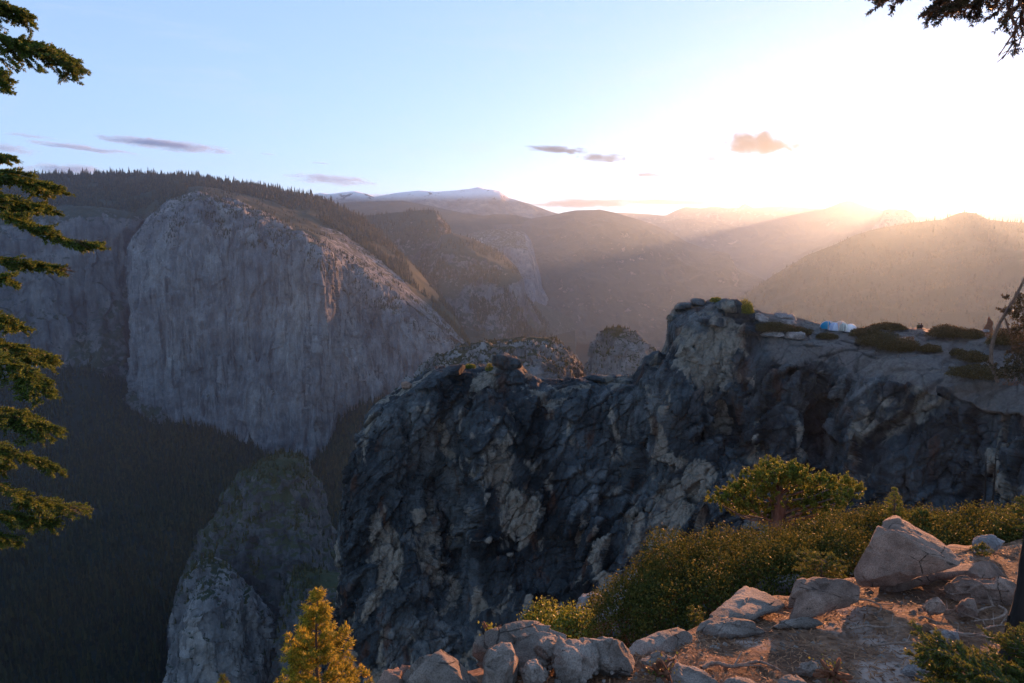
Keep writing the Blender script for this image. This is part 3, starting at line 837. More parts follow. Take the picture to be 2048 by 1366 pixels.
CL_b = [(682, 1270, 144), (698, 1080, 138), (716, 980, 133), (750, 940, 129), (840, 910, 127), (880, 920, 127), (940, 910, 123), (1000, 900, 121), (1100, 890, 118), (1200, 880, 114), (1300, 870, 109), (1400, 850, 101), (1500, 850, 95), (1600, 850, 90), (1700, 860, 86), (1800, 870, 80), (1900, 880, 74), (2048, 900, 65), (2400, 930, 55)]
CL_c = [(676, 1320, 142), (688, 1180, 137), (705, 1100, 132), (740, 1060, 127), (840, 1050, 124), (900, 1060, 124), (960, 1040, 119), (1000, 1030, 117), (1100, 1010, 114), (1200, 1000, 109), (1300, 990, 103), (1400, 980, 95), (1500, 970, 89), (1600, 970, 84), (1700, 980, 79), (1800, 990, 74), (1900, 1000, 68), (2048, 1010, 61), (2400, 1030, 52)]
CL_d = [(660, 1420, 138), (676, 1320, 134), (700, 1260, 128), (740, 1240, 123), (840, 1230, 119), (920, 1230, 118), (1000, 1210, 112), (1100, 1190, 107), (1200, 1170, 100), (1300, 1150, 94), (1400, 1130, 86), (1500, 1120, 80), (1600, 1120, 75), (1700, 1120, 70), (1800, 1120, 65), (1900, 1120, 60), (2048, 1120, 55), (2400, 1130, 47)]
CL_e = [(640, 1560, 132), (660, 1520, 128), (690, 1500, 122), (740, 1500, 116), (840, 1500, 110), (920, 1500, 108), (1000, 1480, 101), (1100, 1450, 94), (1200, 1420, 87), (1300, 1380, 80), (1400, 1340, 73), (1500, 1320, 67), (1600, 1310, 62), (1700, 1300, 57), (1800, 1300, 53), (1900, 1300, 49), (2048, 1300, 45), (2400, 1300, 40)]
nu, nv = 980, 640


def by_px(rows, nu):
    """rows matched by relative position in x so that vertical features stay vertical"""
    out = []
    for r in rows:
        a = np.array(r, float)
        d = np.abs(np.diff(a[:, 0])) + 0.25 * np.abs(np.diff(a[:, 1]))
        u = np.r_[0, np.cumsum(d)] / d.sum()
        t = np.linspace(0, 1, nu)
        out.append([tuple(np.interp(tt, u, a[:, k]) for k in range(3)) for tt in t])
    return out


CL_rim_front, CL_a, CL_b, CL_c, CL_d, CL_e = [[(x, y, r[0][2] - 16 + (d - r[0][2]) * 0.5) for x, y, d in r] for r in (CL_rim_front, CL_a, CL_b, CL_c, CL_d, CL_e)]
CLR = by_px([CL_top_back, CL_rim_back, CL_rim_front, CL_a, CL_b, CL_c, CL_d, CL_e], nu)
G = patch(CLR, nu, nv, [0, 0.05, 0.17, 0.28, 0.44, 0.62, 0.84, 1.0], linear=True)
# soften the creases between control rows
for _ in range(10):
    G[1:-1] = (G[:-2] + 2 * G[1:-1] + G[2:]) / 4
N = gnormal(G)
pxs = np.linspace(0, 1, nu)[None, :]
R0 = np.hypot(G[..., 0], G[..., 1])
azp = CX + FPX * G[..., 0] / (G[..., 1] * CP - G[..., 2] * SP)
pyp = CY - FPX * (G[..., 1] * SP + G[..., 2] * CP) / (G[..., 1] * CP - G[..., 2] * SP)
# hollows and ribs of the face (px, py, half width, half height, depth in metres)
for (hx, hy, hw, hv, dp) in [(900, 1080, 55, 140, 9), (860, 960, 40, 60, 5), (1230, 940, 45, 70, 4), (1640, 900, 40, 130, 5), (1100, 1120, 60, 70, 4), (960, 1000, 30, 120, -5), (1010, 880, 60, 60, -3), (1350, 800, 45, 70, -4), (1560, 800, 45, 90, -3), (1780, 950, 60, 60, -3), (1900, 960, 40, 50, 3), (1450, 880, 30, 70, 3)]:
    g = dp * np.exp(-((azp - hx) / hw) ** 2 - ((pyp - hy) / hv) ** 2)
    G = G * (1 + (g / R0)[..., None])
N = gnormal(G)
Q = G + 0.6 * np.stack([fbm(G / 7, 4, 401 + k) for k in range(3)], -1)
ca, sa = math.cos(-0.6), math.sin(-0.6)
Rj = np.array([[ca, 0, sa], [0, 1, 0], [-sa, 0, ca]])           # joints dip to the lower left
J = Q @ Rj.T
Rp = np.array([[0.97, 0, 0.24], [0, 1, 0], [-0.24, 0, 0.97]])
tv = np.linspace(0, 1, nv)[:, None]
edge = np.interp(tv, [0, 0.06, 0.17, 0.26, 1], [0.3, 0.30, 0.45, 1, 1])
flat = np.clip((np.abs(N[..., 2]) - 0.55) / 0.3, 0, 1)
up = np.clip((azp - 1500) / 120, 0, 1)                          # ledge side: calm slabs
calm = (1 - 0.62 * flat * up) * edge
# first the great joints and slabs, then the smaller breaks on the surface those leave
D = 1.2 * fbm(G / np.array([12, 12, 46]), 3, 411, 0.5, True)
b0, e0 = blocks(J / np.array([8, 8, 22.0]), 415, True)
b1, e1 = blocks(J / np.array([3.6, 3.6, 9.0]), 421, True)
D = D + 1.4 * b0 + 1.0 * b1
for _ in range(2):
    D[1:-1, 1:-1] = (2 * D[1:-1, 1:-1] + D[:-2, 1:-1] + D[2:, 1:-1] + D[1:-1, :-2] + D[1:-1, 2:]) / 6
D = D - 0.3 * np.exp(-(e1 / 0.03) ** 2)
G = G + N * ((D - np.median(D)) * calm)[..., None]
N2 = gnormal(G)
for _ in range(3):
    N2[1:-1, 1:-1] = (N2[1:-1, 1:-1] * 2 + N2[:-2, 1:-1] + N2[2:, 1:-1] + N2[1:-1, :-2] + N2[1:-1, 2:]) / 6
N2 /= np.maximum(np.linalg.norm(N2, axis=-1, keepdims=True), 1e-6)
Q = G + 0.25 * np.stack([fbm(G / 2.5, 3, 405 + k) for k in range(3)], -1)
J = Q @ Rj.T
b2, e2 = blocks(J / np.array([1.5, 1.5, 3.6]), 431, True)
b3, e3 = blocks(Q / np.array([0.7, 0.7, 1.2]), 441, True)
D = 0.40 * b2 + 0.17 * b3 + 0.10 * fbm(G / 0.5, 4, 445) - 0.2 * np.exp(-(e2 / 0.05) ** 2)
bp, ep = blocks((Q @ Rp.T) / np.array([4.5, 3.0, 1.2]), 451)
D = D * calm + 0.30 * bp * flat * np.clip((0.25 - tv) / 0.05, 0, 1)
G = G + N2 * D[..., None]
cliff = structure(grid_obj('cliff', G, M_near))
ac = cliff.data.attributes.new('crack', 'FLOAT', 'POINT')             # dirt and lichen gather in the joints
ac.data.foreach_set('value', np.clip(np.maximum(np.exp(-(e1 / 0.035) ** 2), 0.7 * np.exp(-(e2 / 0.04) ** 2)) * np.clip(0.6 + 1.6 * fbm(G / 6, 3, 449), 0, 1), 0, 1).astype(np.float32).ravel())
at = cliff.data.attributes.new('bare_slab', 'FLOAT', 'POINT')          # clean weathered slabs on top, lichened rock on the face
at.data.foreach_set('value', np.clip(flat * (0.35 + 0.65 * up) * (azp > 1330) * (1.5 - 3.2 * np.clip(tv - 0.17, 0, 1)), 0, 1).astype(np.float32).ravel())
G_cliff = G

# ------------------------------------------------------------------ foreground slope
rim = [(600, 1440), (760, 1392), (900, 1375), (1000, 1352), (1150, 1330), (1290, 1303), (1340, 1280), (1400, 1256), (1480, 1215), (1560, 1190), (1700, 1158), (1800, 1125), (1900, 1104), (1980, 1094), (2048, 1088), (2400, 1070)]
rx = np.linspace(600, 2400, 420)
ry = np.interp(rx, [a for a, _ in rim], [b for _, b in rim])
ry = ry + 4 * np.sin(rx / 31.0) + 2.5 * np.sin(rx / 11.3)
rows = []
for t in np.linspace(0, 1, 330):
    py = 2300 + (ry - 2300) * (1 - (1 - t) ** 1.9)
    rows.append(P(rx, py, gd(rx, py)))
G1 = np.stack(rows)
last = G1[-1]
rad = last.copy()
rad[:, 2] = 0
rad /= np.linalg.norm(rad, axis=1)[:, None]
drop = []
for s, dz in ((0.25, 0.10), (0.6, 0.32), (1.2, 0.75), (2.0, 1.4), (3.0, 2.2), (4.5, 3.5), (6.5, 5.2), (9, 7.4), (12, 10.4), (15, 15), (20, 26), (26, 44), (34, 70)):
    soft = np.clip((rx - 1700) / 300, 0, 1)
    q = last + rad * s
    q[:, 2] -= dz * (1 - 0.45 * soft * (s < 5))
    drop.append(q)
ex = []
prev = last
for q in drop:
    for f in np.linspace(0, 1, 9)[1:]:
        ex.append(prev * (1 - f) + q * f)
    prev = q
G = np.concatenate([G1, np.stack(ex)])
hh = 0.055 * fbm(G / 1.6, 4, 501) + 0.012 * fbm(G / 0.25, 5, 502) + 0.018 * blocks(G / np.array([0.8, 0.5, 0.6]), 503)[0]
G[..., 2] += hh - 0.03
structure(grid_obj('ground', G, M_ground))
G_ground = G


def ground_z(x, y):
    return gplane(x, y)


# ------------------------------------------------------------------ boulders
def boulder(name, outline, label, mat, th=0.6, d=None, lean=0.0, seed=0, rough=0.05, cat='boulder', group=None, res=(150, 96), blk=0.35, cuts=11):
    o = np.array(outline, float)
    by = o[:, 1].max()
    bx = o[o[:, 1].argmax(), 0]
    d0 = float(gd(bx, min(by, 1366))) if d is None else d
    dd = d0 + lean * (gd(o[:, 0], o[:, 1]) - d0)
    Q = P(o[:, 0], o[:, 1], dd)
    C = Q.mean(0)
    # resample the outline by angle about the centroid in pixel space
    c2 = o.mean(0)
    cl = np.r_[Q, Q[:1]]
    seg = np.linalg.norm(np.diff(cl, axis=0), axis=1)
    u = np.r_[0, np.cumsum(seg)]
    nt_, npz = res
    t = np.linspace(0, u[-1], nt_, endpoint=False)
    ring = np.stack([np.interp(t, u, cl[:, k]) for k in range(3)], -1)
    ring = (np.roll(ring, 1, 0) + 2 * ring + np.roll(ring, -1, 0)) / 4
    nrm = np.zeros(3)
    for k in range(nt_):
        nrm += np.cross(ring[k] - C, ring[(k + 1) % nt_] - C)
    nrm /= np.linalg.norm(nrm)
    if np.dot(nrm, -C) < 0:
        nrm = -nrm
    ph = np.linspace(0.0, math.pi, npz)[:, None]
    s, c = np.sin(ph), np.cos(ph)
    pw = 2.6
    sc = 1 / np.maximum((np.abs(s) ** pw + np.abs(c) ** pw) ** (1 / pw), 1e-6)
    V = (ring - C)[None] * (s * sc)[..., None] + nrm * (th * c * sc)[..., None]
    size = np.linalg.norm(ring - C, axis=1).mean()
    rs = np.random.default_rng(seed + 50)
    for k in range(cuts):                                 # split faces, as granite breaks
        m = rs.normal(size=3) + nrm * 0.35 + np.array([0, 0, 0.3])
        m /= np.linalg.norm(m)
        h = V @ m
        lim = h.max() * rs.uniform(0.62, 0.92)
        V = V - m * (np.maximum(h - lim, 0) * 0.97)[..., None]
    rel = V
    V = V + C
    Nn = rel / np.maximum(np.linalg.norm(rel, axis=-1, keepdims=True), 1e-6)
    D = rough * 1.2 * size * fbm(V / (size * 0.8), 5, seed + 601) + rough * size * 1.7 * blocks(V / (size * blk * 1.7), seed + 611, True)[0] + rough * 0.5 * size * fbm(V / (size * 0.14), 4, seed + 621)
    V = V + Nn * D[..., None]
    base = V.reshape(-1, 3)
    loc = Vector((float(C[0]), float(C[1]), float(base[:, 2].min())))
    i = np.arange(npz * nt_).reshape(npz, nt_)
    F = np.stack([i[:-1], np.roll(i[:-1], -1, 1), np.roll(i[1:], -1, 1), i[1:]], -1).reshape(-1, 4)
    ob = mk(name, base - np.array(loc), F, mat)
    ob.location = loc
    return tag(ob, label, cat, group)


def P_(s):
    v = [float(t) for t in s.replace(',', ' ').split()]
    return list(zip(v[::2], v[1::2]))


boulder('boulder', P_('1698 1156 1705 1114 1720 1077 1738 1059 1767 1050 1793 1046 1811 1053 1840 1070 1870 1084 1903 1103 1926 1114 1884 1124 1840 1136 1819 1148 1775 1160 1742 1164'),
        'largest brown granite boulder with a pointed top in front of the shrubs', M_boulder2, 0.42, seed=1, rough=0.035)
boulder('boulder', P_('1537 1242 1558 1212 1570 1194 1592 1172 1629 1163 1665 1156 1702 1156 1731 1168 1744 1183 1722 1192 1680 1204 1629 1228 1574 1240'),
        'long brown rounded slab leaning left of the pointed boulder, pale along its upper edge', M_boulder2, 0.12, lean=0.5, seed=2, cuts=7, rough=0.04)
boulder('rock_slab', P_('1392 1260 1410 1242 1431 1220 1464 1201 1490 1178 1537 1176 1572 1177 1575 1205 1560 1220 1519 1231 1483 1246 1439 1256'),
        'broad pinkish flat slab at the shrub edge, sunlit on top', M_boulder, 0.05, lean=0.85, seed=3, cuts=7, rough=0.05, cat='rock slab')
boulder('rock_slab', P_('1738 1176 1760 1161 1811 1148 1884 1137 1950 1128 1994 1123 2030 1132 1990 1146 1884 1156 1811 1174 1764 1189 1744 1187'),
        'long low slab with a sunlit edge running right from the pointed boulder', M_boulder2, 0.05, lean=0.75, seed=4, cuts=7, rough=0.05, cat='rock slab')
boulder('boulder', P_('1945 1101 1946 1081 1961 1074 1987 1074 2012 1079 2016 1092 1987 1101 1957 1104'),
        'small round pale grey boulder near the right edge under the shrubs', M_boulder3, 0.16, seed=5)
boulder('rock_slab', P_('1889 1194 1918 1172 1958 1166 1998 1166 2034 1166 2050 1185 2034 1203 1972 1206 1918 1204'),
        'brown layered slab half buried beside the dark trunk', M_boulder2, 0.14, lean=0.5, seed=6, cuts=7, rough=0.09, cat='rock slab')
boulder('boulder', P_('1833 1226 1854 1204 1878 1194 1887 1200 1891 1217 1864 1226'), 'small blue-grey angular stone lying among the dead sticks', M_boulder2, 0.10, seed=7, rough=0.06)
boulder('boulder', P_('1903 1228 1918 1209 1934 1201 1950 1206 1956 1226'), 'small brown arched stone behind the looped dead branch', M_boulder2, 0.12, seed=8, rough=0.06)
boulder('boulder', P_('1949 1138 1964 1126 1985 1127 1998 1136 1985 1145 1958 1146'), 'smooth pale stone lying on top of the long low slab', M_boulder, 0.07, seed=9, lean=0.3)
boulder('rock_slab', P_('1541 1244 1566 1239 1624 1237 1650 1242 1631 1251 1589 1254 1554 1253'), 'thin flat pale slab below the leaning brown slab', M_boulder, 0.035, lean=0.95, seed=10, cuts=7, cat='rock slab')
boulder('rock_slab', P_('1398 1262 1430 1244 1462 1242 1497 1249 1530 1260 1485 1270 1439 1270'), 'low rounded sunlit hump of bare granite below the broad pink slab', M_boulder, 0.06, lean=0.9, seed=11, cuts=7, cat='rock slab')
boulder('boulder', P_('913 1322 951 1287 985 1268 1016 1254 1060 1256 1111 1264 1142 1278 1135 1300 1094 1330 1030 1350 961 1356 934 1338'),
        'biggest smooth pinkish boulder at the bottom centre, behind the rubble', M_boulder, 0.14, seed=12, cuts=9, lean=0.6, rough=0.05)
boulder('boulder', P_('805 1372 821 1345 841 1324 869 1319 896 1319 923 1328 947 1345 970 1366 985 1420 880 1440 800 1420'), 'rounded brownish boulder at the bottom edge, left of the rubble', M_boulder, 0.16, d=4.6, seed=13, cuts=9, rough=0.055)
boulder('boulder', P_('745 1372 756 1348 787 1343 821 1338 835 1360 830 1420 745 1420'), 'flat-topped dark boulder leftmost along the bottom edge', M_boulder2, 0.15, d=4.75, seed=14, rough=0.05)
boulder('boulder', P_('1128 1292 1140 1283 1163 1278 1204 1278 1238 1285 1265 1297 1277 1316 1268 1340 1255 1348 1214 1348 1170 1330 1142 1310'), 'smooth rounded boulder with an ochre right side, right of the rubble', M_boulder, 0.18, lean=0.3, seed=15, cuts=9, rough=0.05)
boulder('boulder', P_('966 1372 971 1321 982 1307 1010 1303 1033 1306 1042 1325 1036 1355 1034 1400 992 1415 966 1415'), 'squarish cracked block at the bottom edge in front of the biggest boulder', M_boulder, 0.2, d=4.55, seed=16, rough=0.07)
boulder('boulder', P_('1088 1318 1104 1300 1128 1290 1160 1292 1190 1308 1211 1328 1219 1349 1180 1352 1128 1344'), 'rough broken boulder in the middle of the rubble pile', M_boulder, 0.2, d=4.72, seed=17, rough=0.1)
boulder('boulder', P_('1043 1346 1053 1324 1088 1322 1097 1341 1083 1362 1053 1366'), 'knobbly stone at the front of the rubble pile', M_boulder, 0.12, d=4.5, seed=18, rough=0.09)
boulder('boulder', P_('1066 1297 1076 1281 1111 1276 1132 1286 1115 1304 1078 1306'), 'rounded stone resting on the back of the rubble pile', M_boulder, 0.12, d=4.85, seed=19, rough=0.06)
boulder('rock_slab', P_('1255 1294 1300 1278 1345 1266 1398 1254 1420 1268 1350 1296 1292 1308 1262 1312'), 'bare sloping granite edge between the shrubs and the brown dirt', M_boulder, 0.06, lean=0.95, seed=20, cuts=7, rough=0.04, cat='rock slab')
boulder('boulder', P_('1275 1322 1290 1312 1330 1312 1368 1322 1375 1336 1330 1342 1280 1338'), 'small low stone just right of the ochre-sided boulder', M_boulder, 0.1, seed=21, lean=0.5, rough=0.06)
boulder('rock_slab', P_('1312 1352 1335 1328 1369 1333 1416 1346 1445 1362 1392 1390 1323 1390'), 'rippled pink slab at the bottom edge below the curved root', M_boulder, 0.06, lean=0.85, d=4.5, seed=22, cuts=7, rough=0.06, cat='rock slab')
boulder('boulder', P_('1448 1364 1476 1353 1508 1353 1520 1375 1500 1390 1450 1385'), 'half-buried grey-pink stone at the bottom edge, centre right', M_boulder, 0.04, lean=0.8, d=4.45, seed=23, rough=0.05)
boulder('boulder', P_('1555 1366 1573 1353 1601 1353 1616 1372 1600 1388 1560 1385'), 'half-buried stone at the bottom edge under the two lichen-edged stones', M_boulder, 0.04, lean=0.8, d=4.4, seed=24, rough=0.05)
boulder('boulder', P_('1585 1346 1602 1330 1632 1327 1645 1336 1620 1350'), 'tilted pink stone in the dirt above the bottom edge', M_boulder, 0.07, lean=0.4, seed=25, rough=0.06)
boulder('boulder', P_('1800 1345 1822 1330 1850 1328 1862 1342 1835 1352'), 'dark bluish stone left of the fir bough at the lower right', M_boulder3, 0.07, lean=0.4, seed=26, rough=0.06)
boulder('boulder', P_('1858 1280 1876 1268 1912 1266 1935 1274 1910 1284'), 'dark flat stone with a dead branch lying across it', M_boulder3, 0.08, lean=0.5, seed=27, rough=0.06)
boulder('rock_slab', P_('1168 1262 1195 1235 1222 1212 1250 1172 1276 1140 1296 1118 1306 1128 1288 1170 1250 1215 1205 1250'), 'steep pale granite edge showing below the left end of the shrubs', M_boulder3, 0.4, d=11.0, seed=28, rough=0.04, cat='rock slab')
boulder('boulder', P_('1150 1222 1162 1200 1185 1194 1205 1202 1210 1222 1180 1236'), 'grey boulder on the ledge behind the small yellow shrub', M_boulder3, 0.4, d=12.5, seed=29, rough=0.06)
boulder('rock_slab', P_('1500 1190 1520 1166 1560 1154 1602 1156 1610 1172 1560 1190'), 'pale blue-grey slab half hidden behind the leaning brown slab', M_boulder3, 0.2, d=9.2, seed=30, cuts=7, rough=0.05, cat='rock slab')
boulder('boulder', P_('1835 1120 1850 1106 1880 1102 1905 1110 1900 1126 1860 1132'), 'grey stone against the right foot of the pointed boulder', M_boulder3, 0.12, seed=31, rough=0.06)
# rubble stones, each its own
rng = random.Random(8)
for k in range(26):
    px, py = rng.uniform(1035, 1225), rng.uniform(1318, 1366)
    rr = rng.uniform(3.5, 8)
    pts = [(px + rr * rng.uniform(0.8, 1.3) * math.cos(a), py + rr * 0.75 * rng.uniform(0.8, 1.2) * math.sin(a)) for a in np.linspace(0, 2 * math.pi, 8, endpoint=False)]
    boulder('stone', pts, 'small loose stone in the rubble between the bottom boulders', M_boulder, 0.025, d=float(gd(px, py)) * 0.985, seed=100 + k, rough=0.1, cat='stone', group='loose rubble stones', res=(20, 12))


# ------------------------------------------------------------------ wood and foliage builders
def tube_mesh(paths, sides=6):
    """list of (points[n,3], radii[n]) -> verts, quads"""
    VV, FF, o = [], [], 0
    for pts, rad in paths:
        pts = np.asarray(pts, float)
        rad = np.asarray(rad, float)
        n = len(pts)
        tg = np.gradient(pts, axis=0)
        tg /= np.maximum(np.linalg.norm(tg, axis=1, keepdims=True), 1e-9)
        ref = np.where(np.abs(tg[:, 2:3]) > 0.9, np.array([[1.0, 0, 0]]), np.array([[0, 0, 1.0]]))
        a = np.cross(tg, ref)
        a /= np.maximum(np.linalg.norm(a, axis=1, keepdims=True), 1e-9)
        b = np.cross(tg, a)
        th = np.linspace(0, 2 * math.pi, sides, endpoint=False)
        ring = pts[:, None] + rad[:, None, None] * (a[:, None] * np.cos(th)[None, :, None] + b[:, None] * np.sin(th)[None, :, None])
        VV.append(ring.reshape(-1, 3))
        i = np.arange(n * sides).reshape(n, sides) + o
        FF.append(np.stack([i[:-1], np.roll(i[:-1], -1, 1), np.roll(i[1:], -1, 1), i[1:]], -1).reshape(-1, 4))
        o += n * sides
    return np.concatenate(VV), np.concatenate(FF)


def blades(A, B, per_m, ln, wd, spread, nr, tip=0.15):
    """needle-like quads around the segments A->B"""
    A, B = np.asarray(A, float), np.asarray(B, float)
    L = np.linalg.norm(B - A, axis=1)
    cnt = np.maximum(1, nr.poisson(L * per_m))
    idx = np.repeat(np.arange(len(A)), cnt)
    n = len(idx)
    t = nr.random(n)[:, None]
    p = A[idx] * (1 - t) + B[idx] * t
    tg = (B - A)[idx] / np.maximum(L[idx][:, None], 1e-6)
    rv = nr.normal(size=(n, 3))
    rv -= (rv * tg).sum(1, keepdims=True) * tg
    rv /= np.maximum(np.linalg.norm(rv, axis=1, keepdims=True), 1e-6)
    dirn = tg * (1 - spread) + rv * spread
    dirn /= np.linalg.norm(dirn, axis=1, keepdims=True)
    side = np.cross(dirn, nr.normal(size=(n, 3)))
    side /= np.maximum(np.linalg.norm(side, axis=1, keepdims=True), 1e-6)
    l = (ln * nr.uniform(0.6, 1.2, n))[:, None]
    w_ = wd * 0.5
    e = p + dirn * l
    V = np.stack([p - side * w_ * 0.6, p + side * w_ * 0.6, e + side * w_ * tip + dirn * 0, e - side * w_ * tip], 1)
    V[:, 2] = p + dirn * l * 0.55 + side * w_ * 1.3
    V = np.stack([p, p + dirn * l * 0.5 + side * w_, e, p + dirn * l * 0.5 - side * w_], 1)
    F = np.arange(n * 4).reshape(n, 4)
    return V.reshape(-1, 3), F


def join(parts):
    VV, FF, MI, o = [], [], [], 0
    for V, F, m in parts:
        VV.append(V)
        FF.append(F + o)
        MI.append(np.full(len(F), m))
        o += len(V)
    return np.concatenate(VV), np.concatenate(FF), np.concatenate(MI)


def curve(pts, n):
    """smooth curve through points"""
    p = np.asarray(pts, float)
    if len(p) == 2:
        return p[0] + (p[1] - p[0]) * np.linspace(0, 1, n)[:, None]
    t = np.linspace(0, len(p) - 1, n)
    k = np.clip(t.astype(int), 0, len(p) - 2)
    f = (t - k)[:, None]
    m = np.gradient(p, axis=0)
    return (2 * f ** 3 - 3 * f ** 2 + 1) * p[k] + (f ** 3 - 2 * f ** 2 + f) * m[k] + (-2 * f ** 3 + 3 * f ** 2) * p[k + 1] + (f ** 3 - f ** 2) * m[k + 1]


def bough(name, path, parent, mats, seed, twig=0.35, ntw=26, r0=0.02, droop=0.35, needle=0.028, wid=0.007, per_m=700, start=0.1, bare=0.0, sub=4, fan=1.0, spread=0.55):
    """fir bough: axis, side twigs in a drooping fan, needles packed round every twig"""
    nr = np.random.default_rng(seed)
    ax = curve(path, 28)
    ax = ax + 0.012 * nr.normal(size=ax.shape)
    n = len(ax)
    wood = [(ax, np.linspace(r0, r0 * 0.2, n))]
    A, B = [], []
    tgv = np.gradient(ax, axis=0)
    tgv /= np.linalg.norm(tgv, axis=1, keepdims=True)
    for i in range(int(n * max(start, 0.25)), n - 1):
        A.append(ax[i])
        B.append(ax[i + 1])
    for k in range(ntw):
        t = start + (1 - start) * (k + nr.random()) / ntw
        i = min(n - 2, int(t * (n - 1)))
        base = ax[i]
        tg = tgv[i]
        side = np.cross(tg, [0, 0, 1])
        side /= max(np.linalg.norm(side), 1e-6)
        s = 1 if k % 2 else -1
        L = twig * (1.05 - 0.75 * t) * nr.uniform(0.65, 1.2) + 0.05
        d = tg * nr.uniform(0.7, 1.1) + side * s * fan * nr.uniform(0.5, 1.0) + np.array([0, 0, nr.uniform(-0.25, 0.2)])
        d /= np.linalg.norm(d)
        m = 7
        tt = np.linspace(0, 1, m)[:, None]
        tw = base + d * L * tt + np.array([0, 0, -droop * L]) * tt ** 2 + np.array([0, 0, 0.12 * L]) * tt ** 4
        wood.append((tw, np.linspace(r0 * 0.22, 0.002, m)))
        bareq = nr.random() < bare * (t > 0.6)
        if not bareq:
            for j in range(m - 1):
                A.append(tw[j])
                B.append(tw[j + 1])
        for q in range(sub):
            j = nr.integers(1, m - 1)
            d2 = d * 0.8 + np.cross(d, [0, 0, 1]) * nr.choice([-1, 1]) * 0.8 + nr.normal(size=3) * 0.2
            d2 /= np.linalg.norm(d2)
            L2 = L * nr.uniform(0.25, 0.5)
            e = tw[j] + d2 * L2 + np.array([0, 0, -0.25 * droop * L2])
            wood.append((np.stack([tw[j], e]), [0.003, 0.0015]))
            if not bareq:
                A.append(tw[j])
                B.append(e)
    Vw, Fw = tube_mesh(wood, 5)
    Vn, Fn = blades(np.array(A), np.array(B), per_m, needle, wid, spread, nr)
    V, F, mi = join([(Vw, Fw, 0), (Vn, Fn, 1)])
    return part(name, V, F, mats, parent, mi)


def part(name, V, F, mats, parent, mi=None, smooth=True):
    o = mk(name, np.asarray(V) - np.array(parent.location), F, mats, smooth, None, mi)
    o.parent = parent
    return o


def rootloc(px, py, d):
    return Pv(px, py, d)


# ------------------------------------------------------------------ tall fir at the left edge (trunk out of frame)
D1 = 9.5
fir = empty('fir_tree', Pv(-330, 1500, D1), 'tall fir with drooping olive boughs reaching in from the left edge', 'tree')
tr = curve([P(-330, 1500, D1), P(-325, 1000, D1), P(-318, 500, D1), P(-312, 0, D1), P(-308, -400, D1)], 30)
V, F = tube_mesh([(tr, np.linspace(0.30, 0.14, 30))], 14)
part('trunk', V, F, [M_bark], fir)
mats = [M_bark, M_fir]
BG = [
    ([(-315, -60), (-150, -10), (-20, 5), (72, 34)], dict(twig=0.5, droop=0.5)),
    ([(-315, -40), (-150, 40), (0, 75), (80, 92), (146, 112)], dict(twig=0.75, droop=0.55, ntw=34)),
    ([(-315, 60), (-150, 110), (-40, 130), (10, 160)], dict(twig=0.4, droop=0.6)),
    ([(-316, 220), (-160, 290), (-60, 308), (34, 314)], dict(twig=0.25, droop=0.3)),
    ([(-316, 250), (-150, 330), (-20, 345), (60, 360), (122, 376)], dict(twig=0.6, droop=0.35, ntw=34)),
    ([(-316, 300), (-150, 380), (-20, 395), (40, 405), (98, 412)], dict(twig=0.6, droop=0.4, ntw=34)),
    ([(-316, 330), (-150, 420), (-20, 430), (60, 450), (140, 480), (208, 488)], dict(twig=0.5, droop=0.25, ntw=36, bare=0.2)),
    ([(-316, 380), (-150, 470), (-20, 510), (70, 528), (148, 536)], dict(twig=0.42, droop=0.3, ntw=30, bare=0.3)),
    ([(-317, 470), (-150, 530), (-30, 548), (34, 556)], dict(twig=0.3, droop=0.3)),
    ([(-318, 540), (-150, 600), (-30, 628), (54, 652)], dict(twig=0.5, droop=0.4)),
    ([(-318, 570), (-150, 650), (-20, 680), (60, 700), (98, 716)], dict(twig=0.6, droop=0.5, ntw=32)),
    ([(-318, 600), (-150, 680), (-20, 710), (50, 740), (92, 776)], dict(twig=0.55, droop=0.5, ntw=32)),
    ([(-319, 730), (-150, 800), (-20, 820), (50, 840), (100, 858)], dict(twig=0.6, droop=0.35, ntw=34)),
    ([(-319, 800), (-150, 880), (-20, 890), (60, 915), (126, 936)], dict(twig=0.5, droop=0.35, ntw=32)),
    ([(-320, 860), (-150, 940), (-20, 965), (60, 995), (130, 1010), (165, 1014)], dict(twig=0.65, droop=0.35, ntw=36, bare=0.25)),
    ([(-320, 900), (-150, 1000), (-20, 1020), (40, 1035), (120, 1040)], dict(twig=0.5, droop=0.4, ntw=30)),
    ([(-321, 960), (-150, 1050), (-30, 1066), (38, 1080)], dict(twig=0.45, droop=0.35)),
    ([(-321, 960), (-150, 960), (-60, 930), (20, 935)], dict(twig=0.4, droop=0.35)),
]
for k, (pp, kw) in enumerate(BG):
    nrk = np.random.default_rng(k)
    dd = D1 + nrk.uniform(-1.0, 1.2)
    ds = np.linspace(D1, dd, len(pp))
    kw['ntw'] = int(kw.get('ntw', 28) * 1.35)
    kw['twig'] *= 0.78
    pp = pp[:-1] + [(pp[-1][0] - 14, pp[-1][1])]
    bough('bough', [P(x, y, d_) for (x, y), d_ in zip(pp, ds)], fir, mats, 700 + k, start=0.4, per_m=560, needle=0.034, wid=0.010, sub=6, **kw)

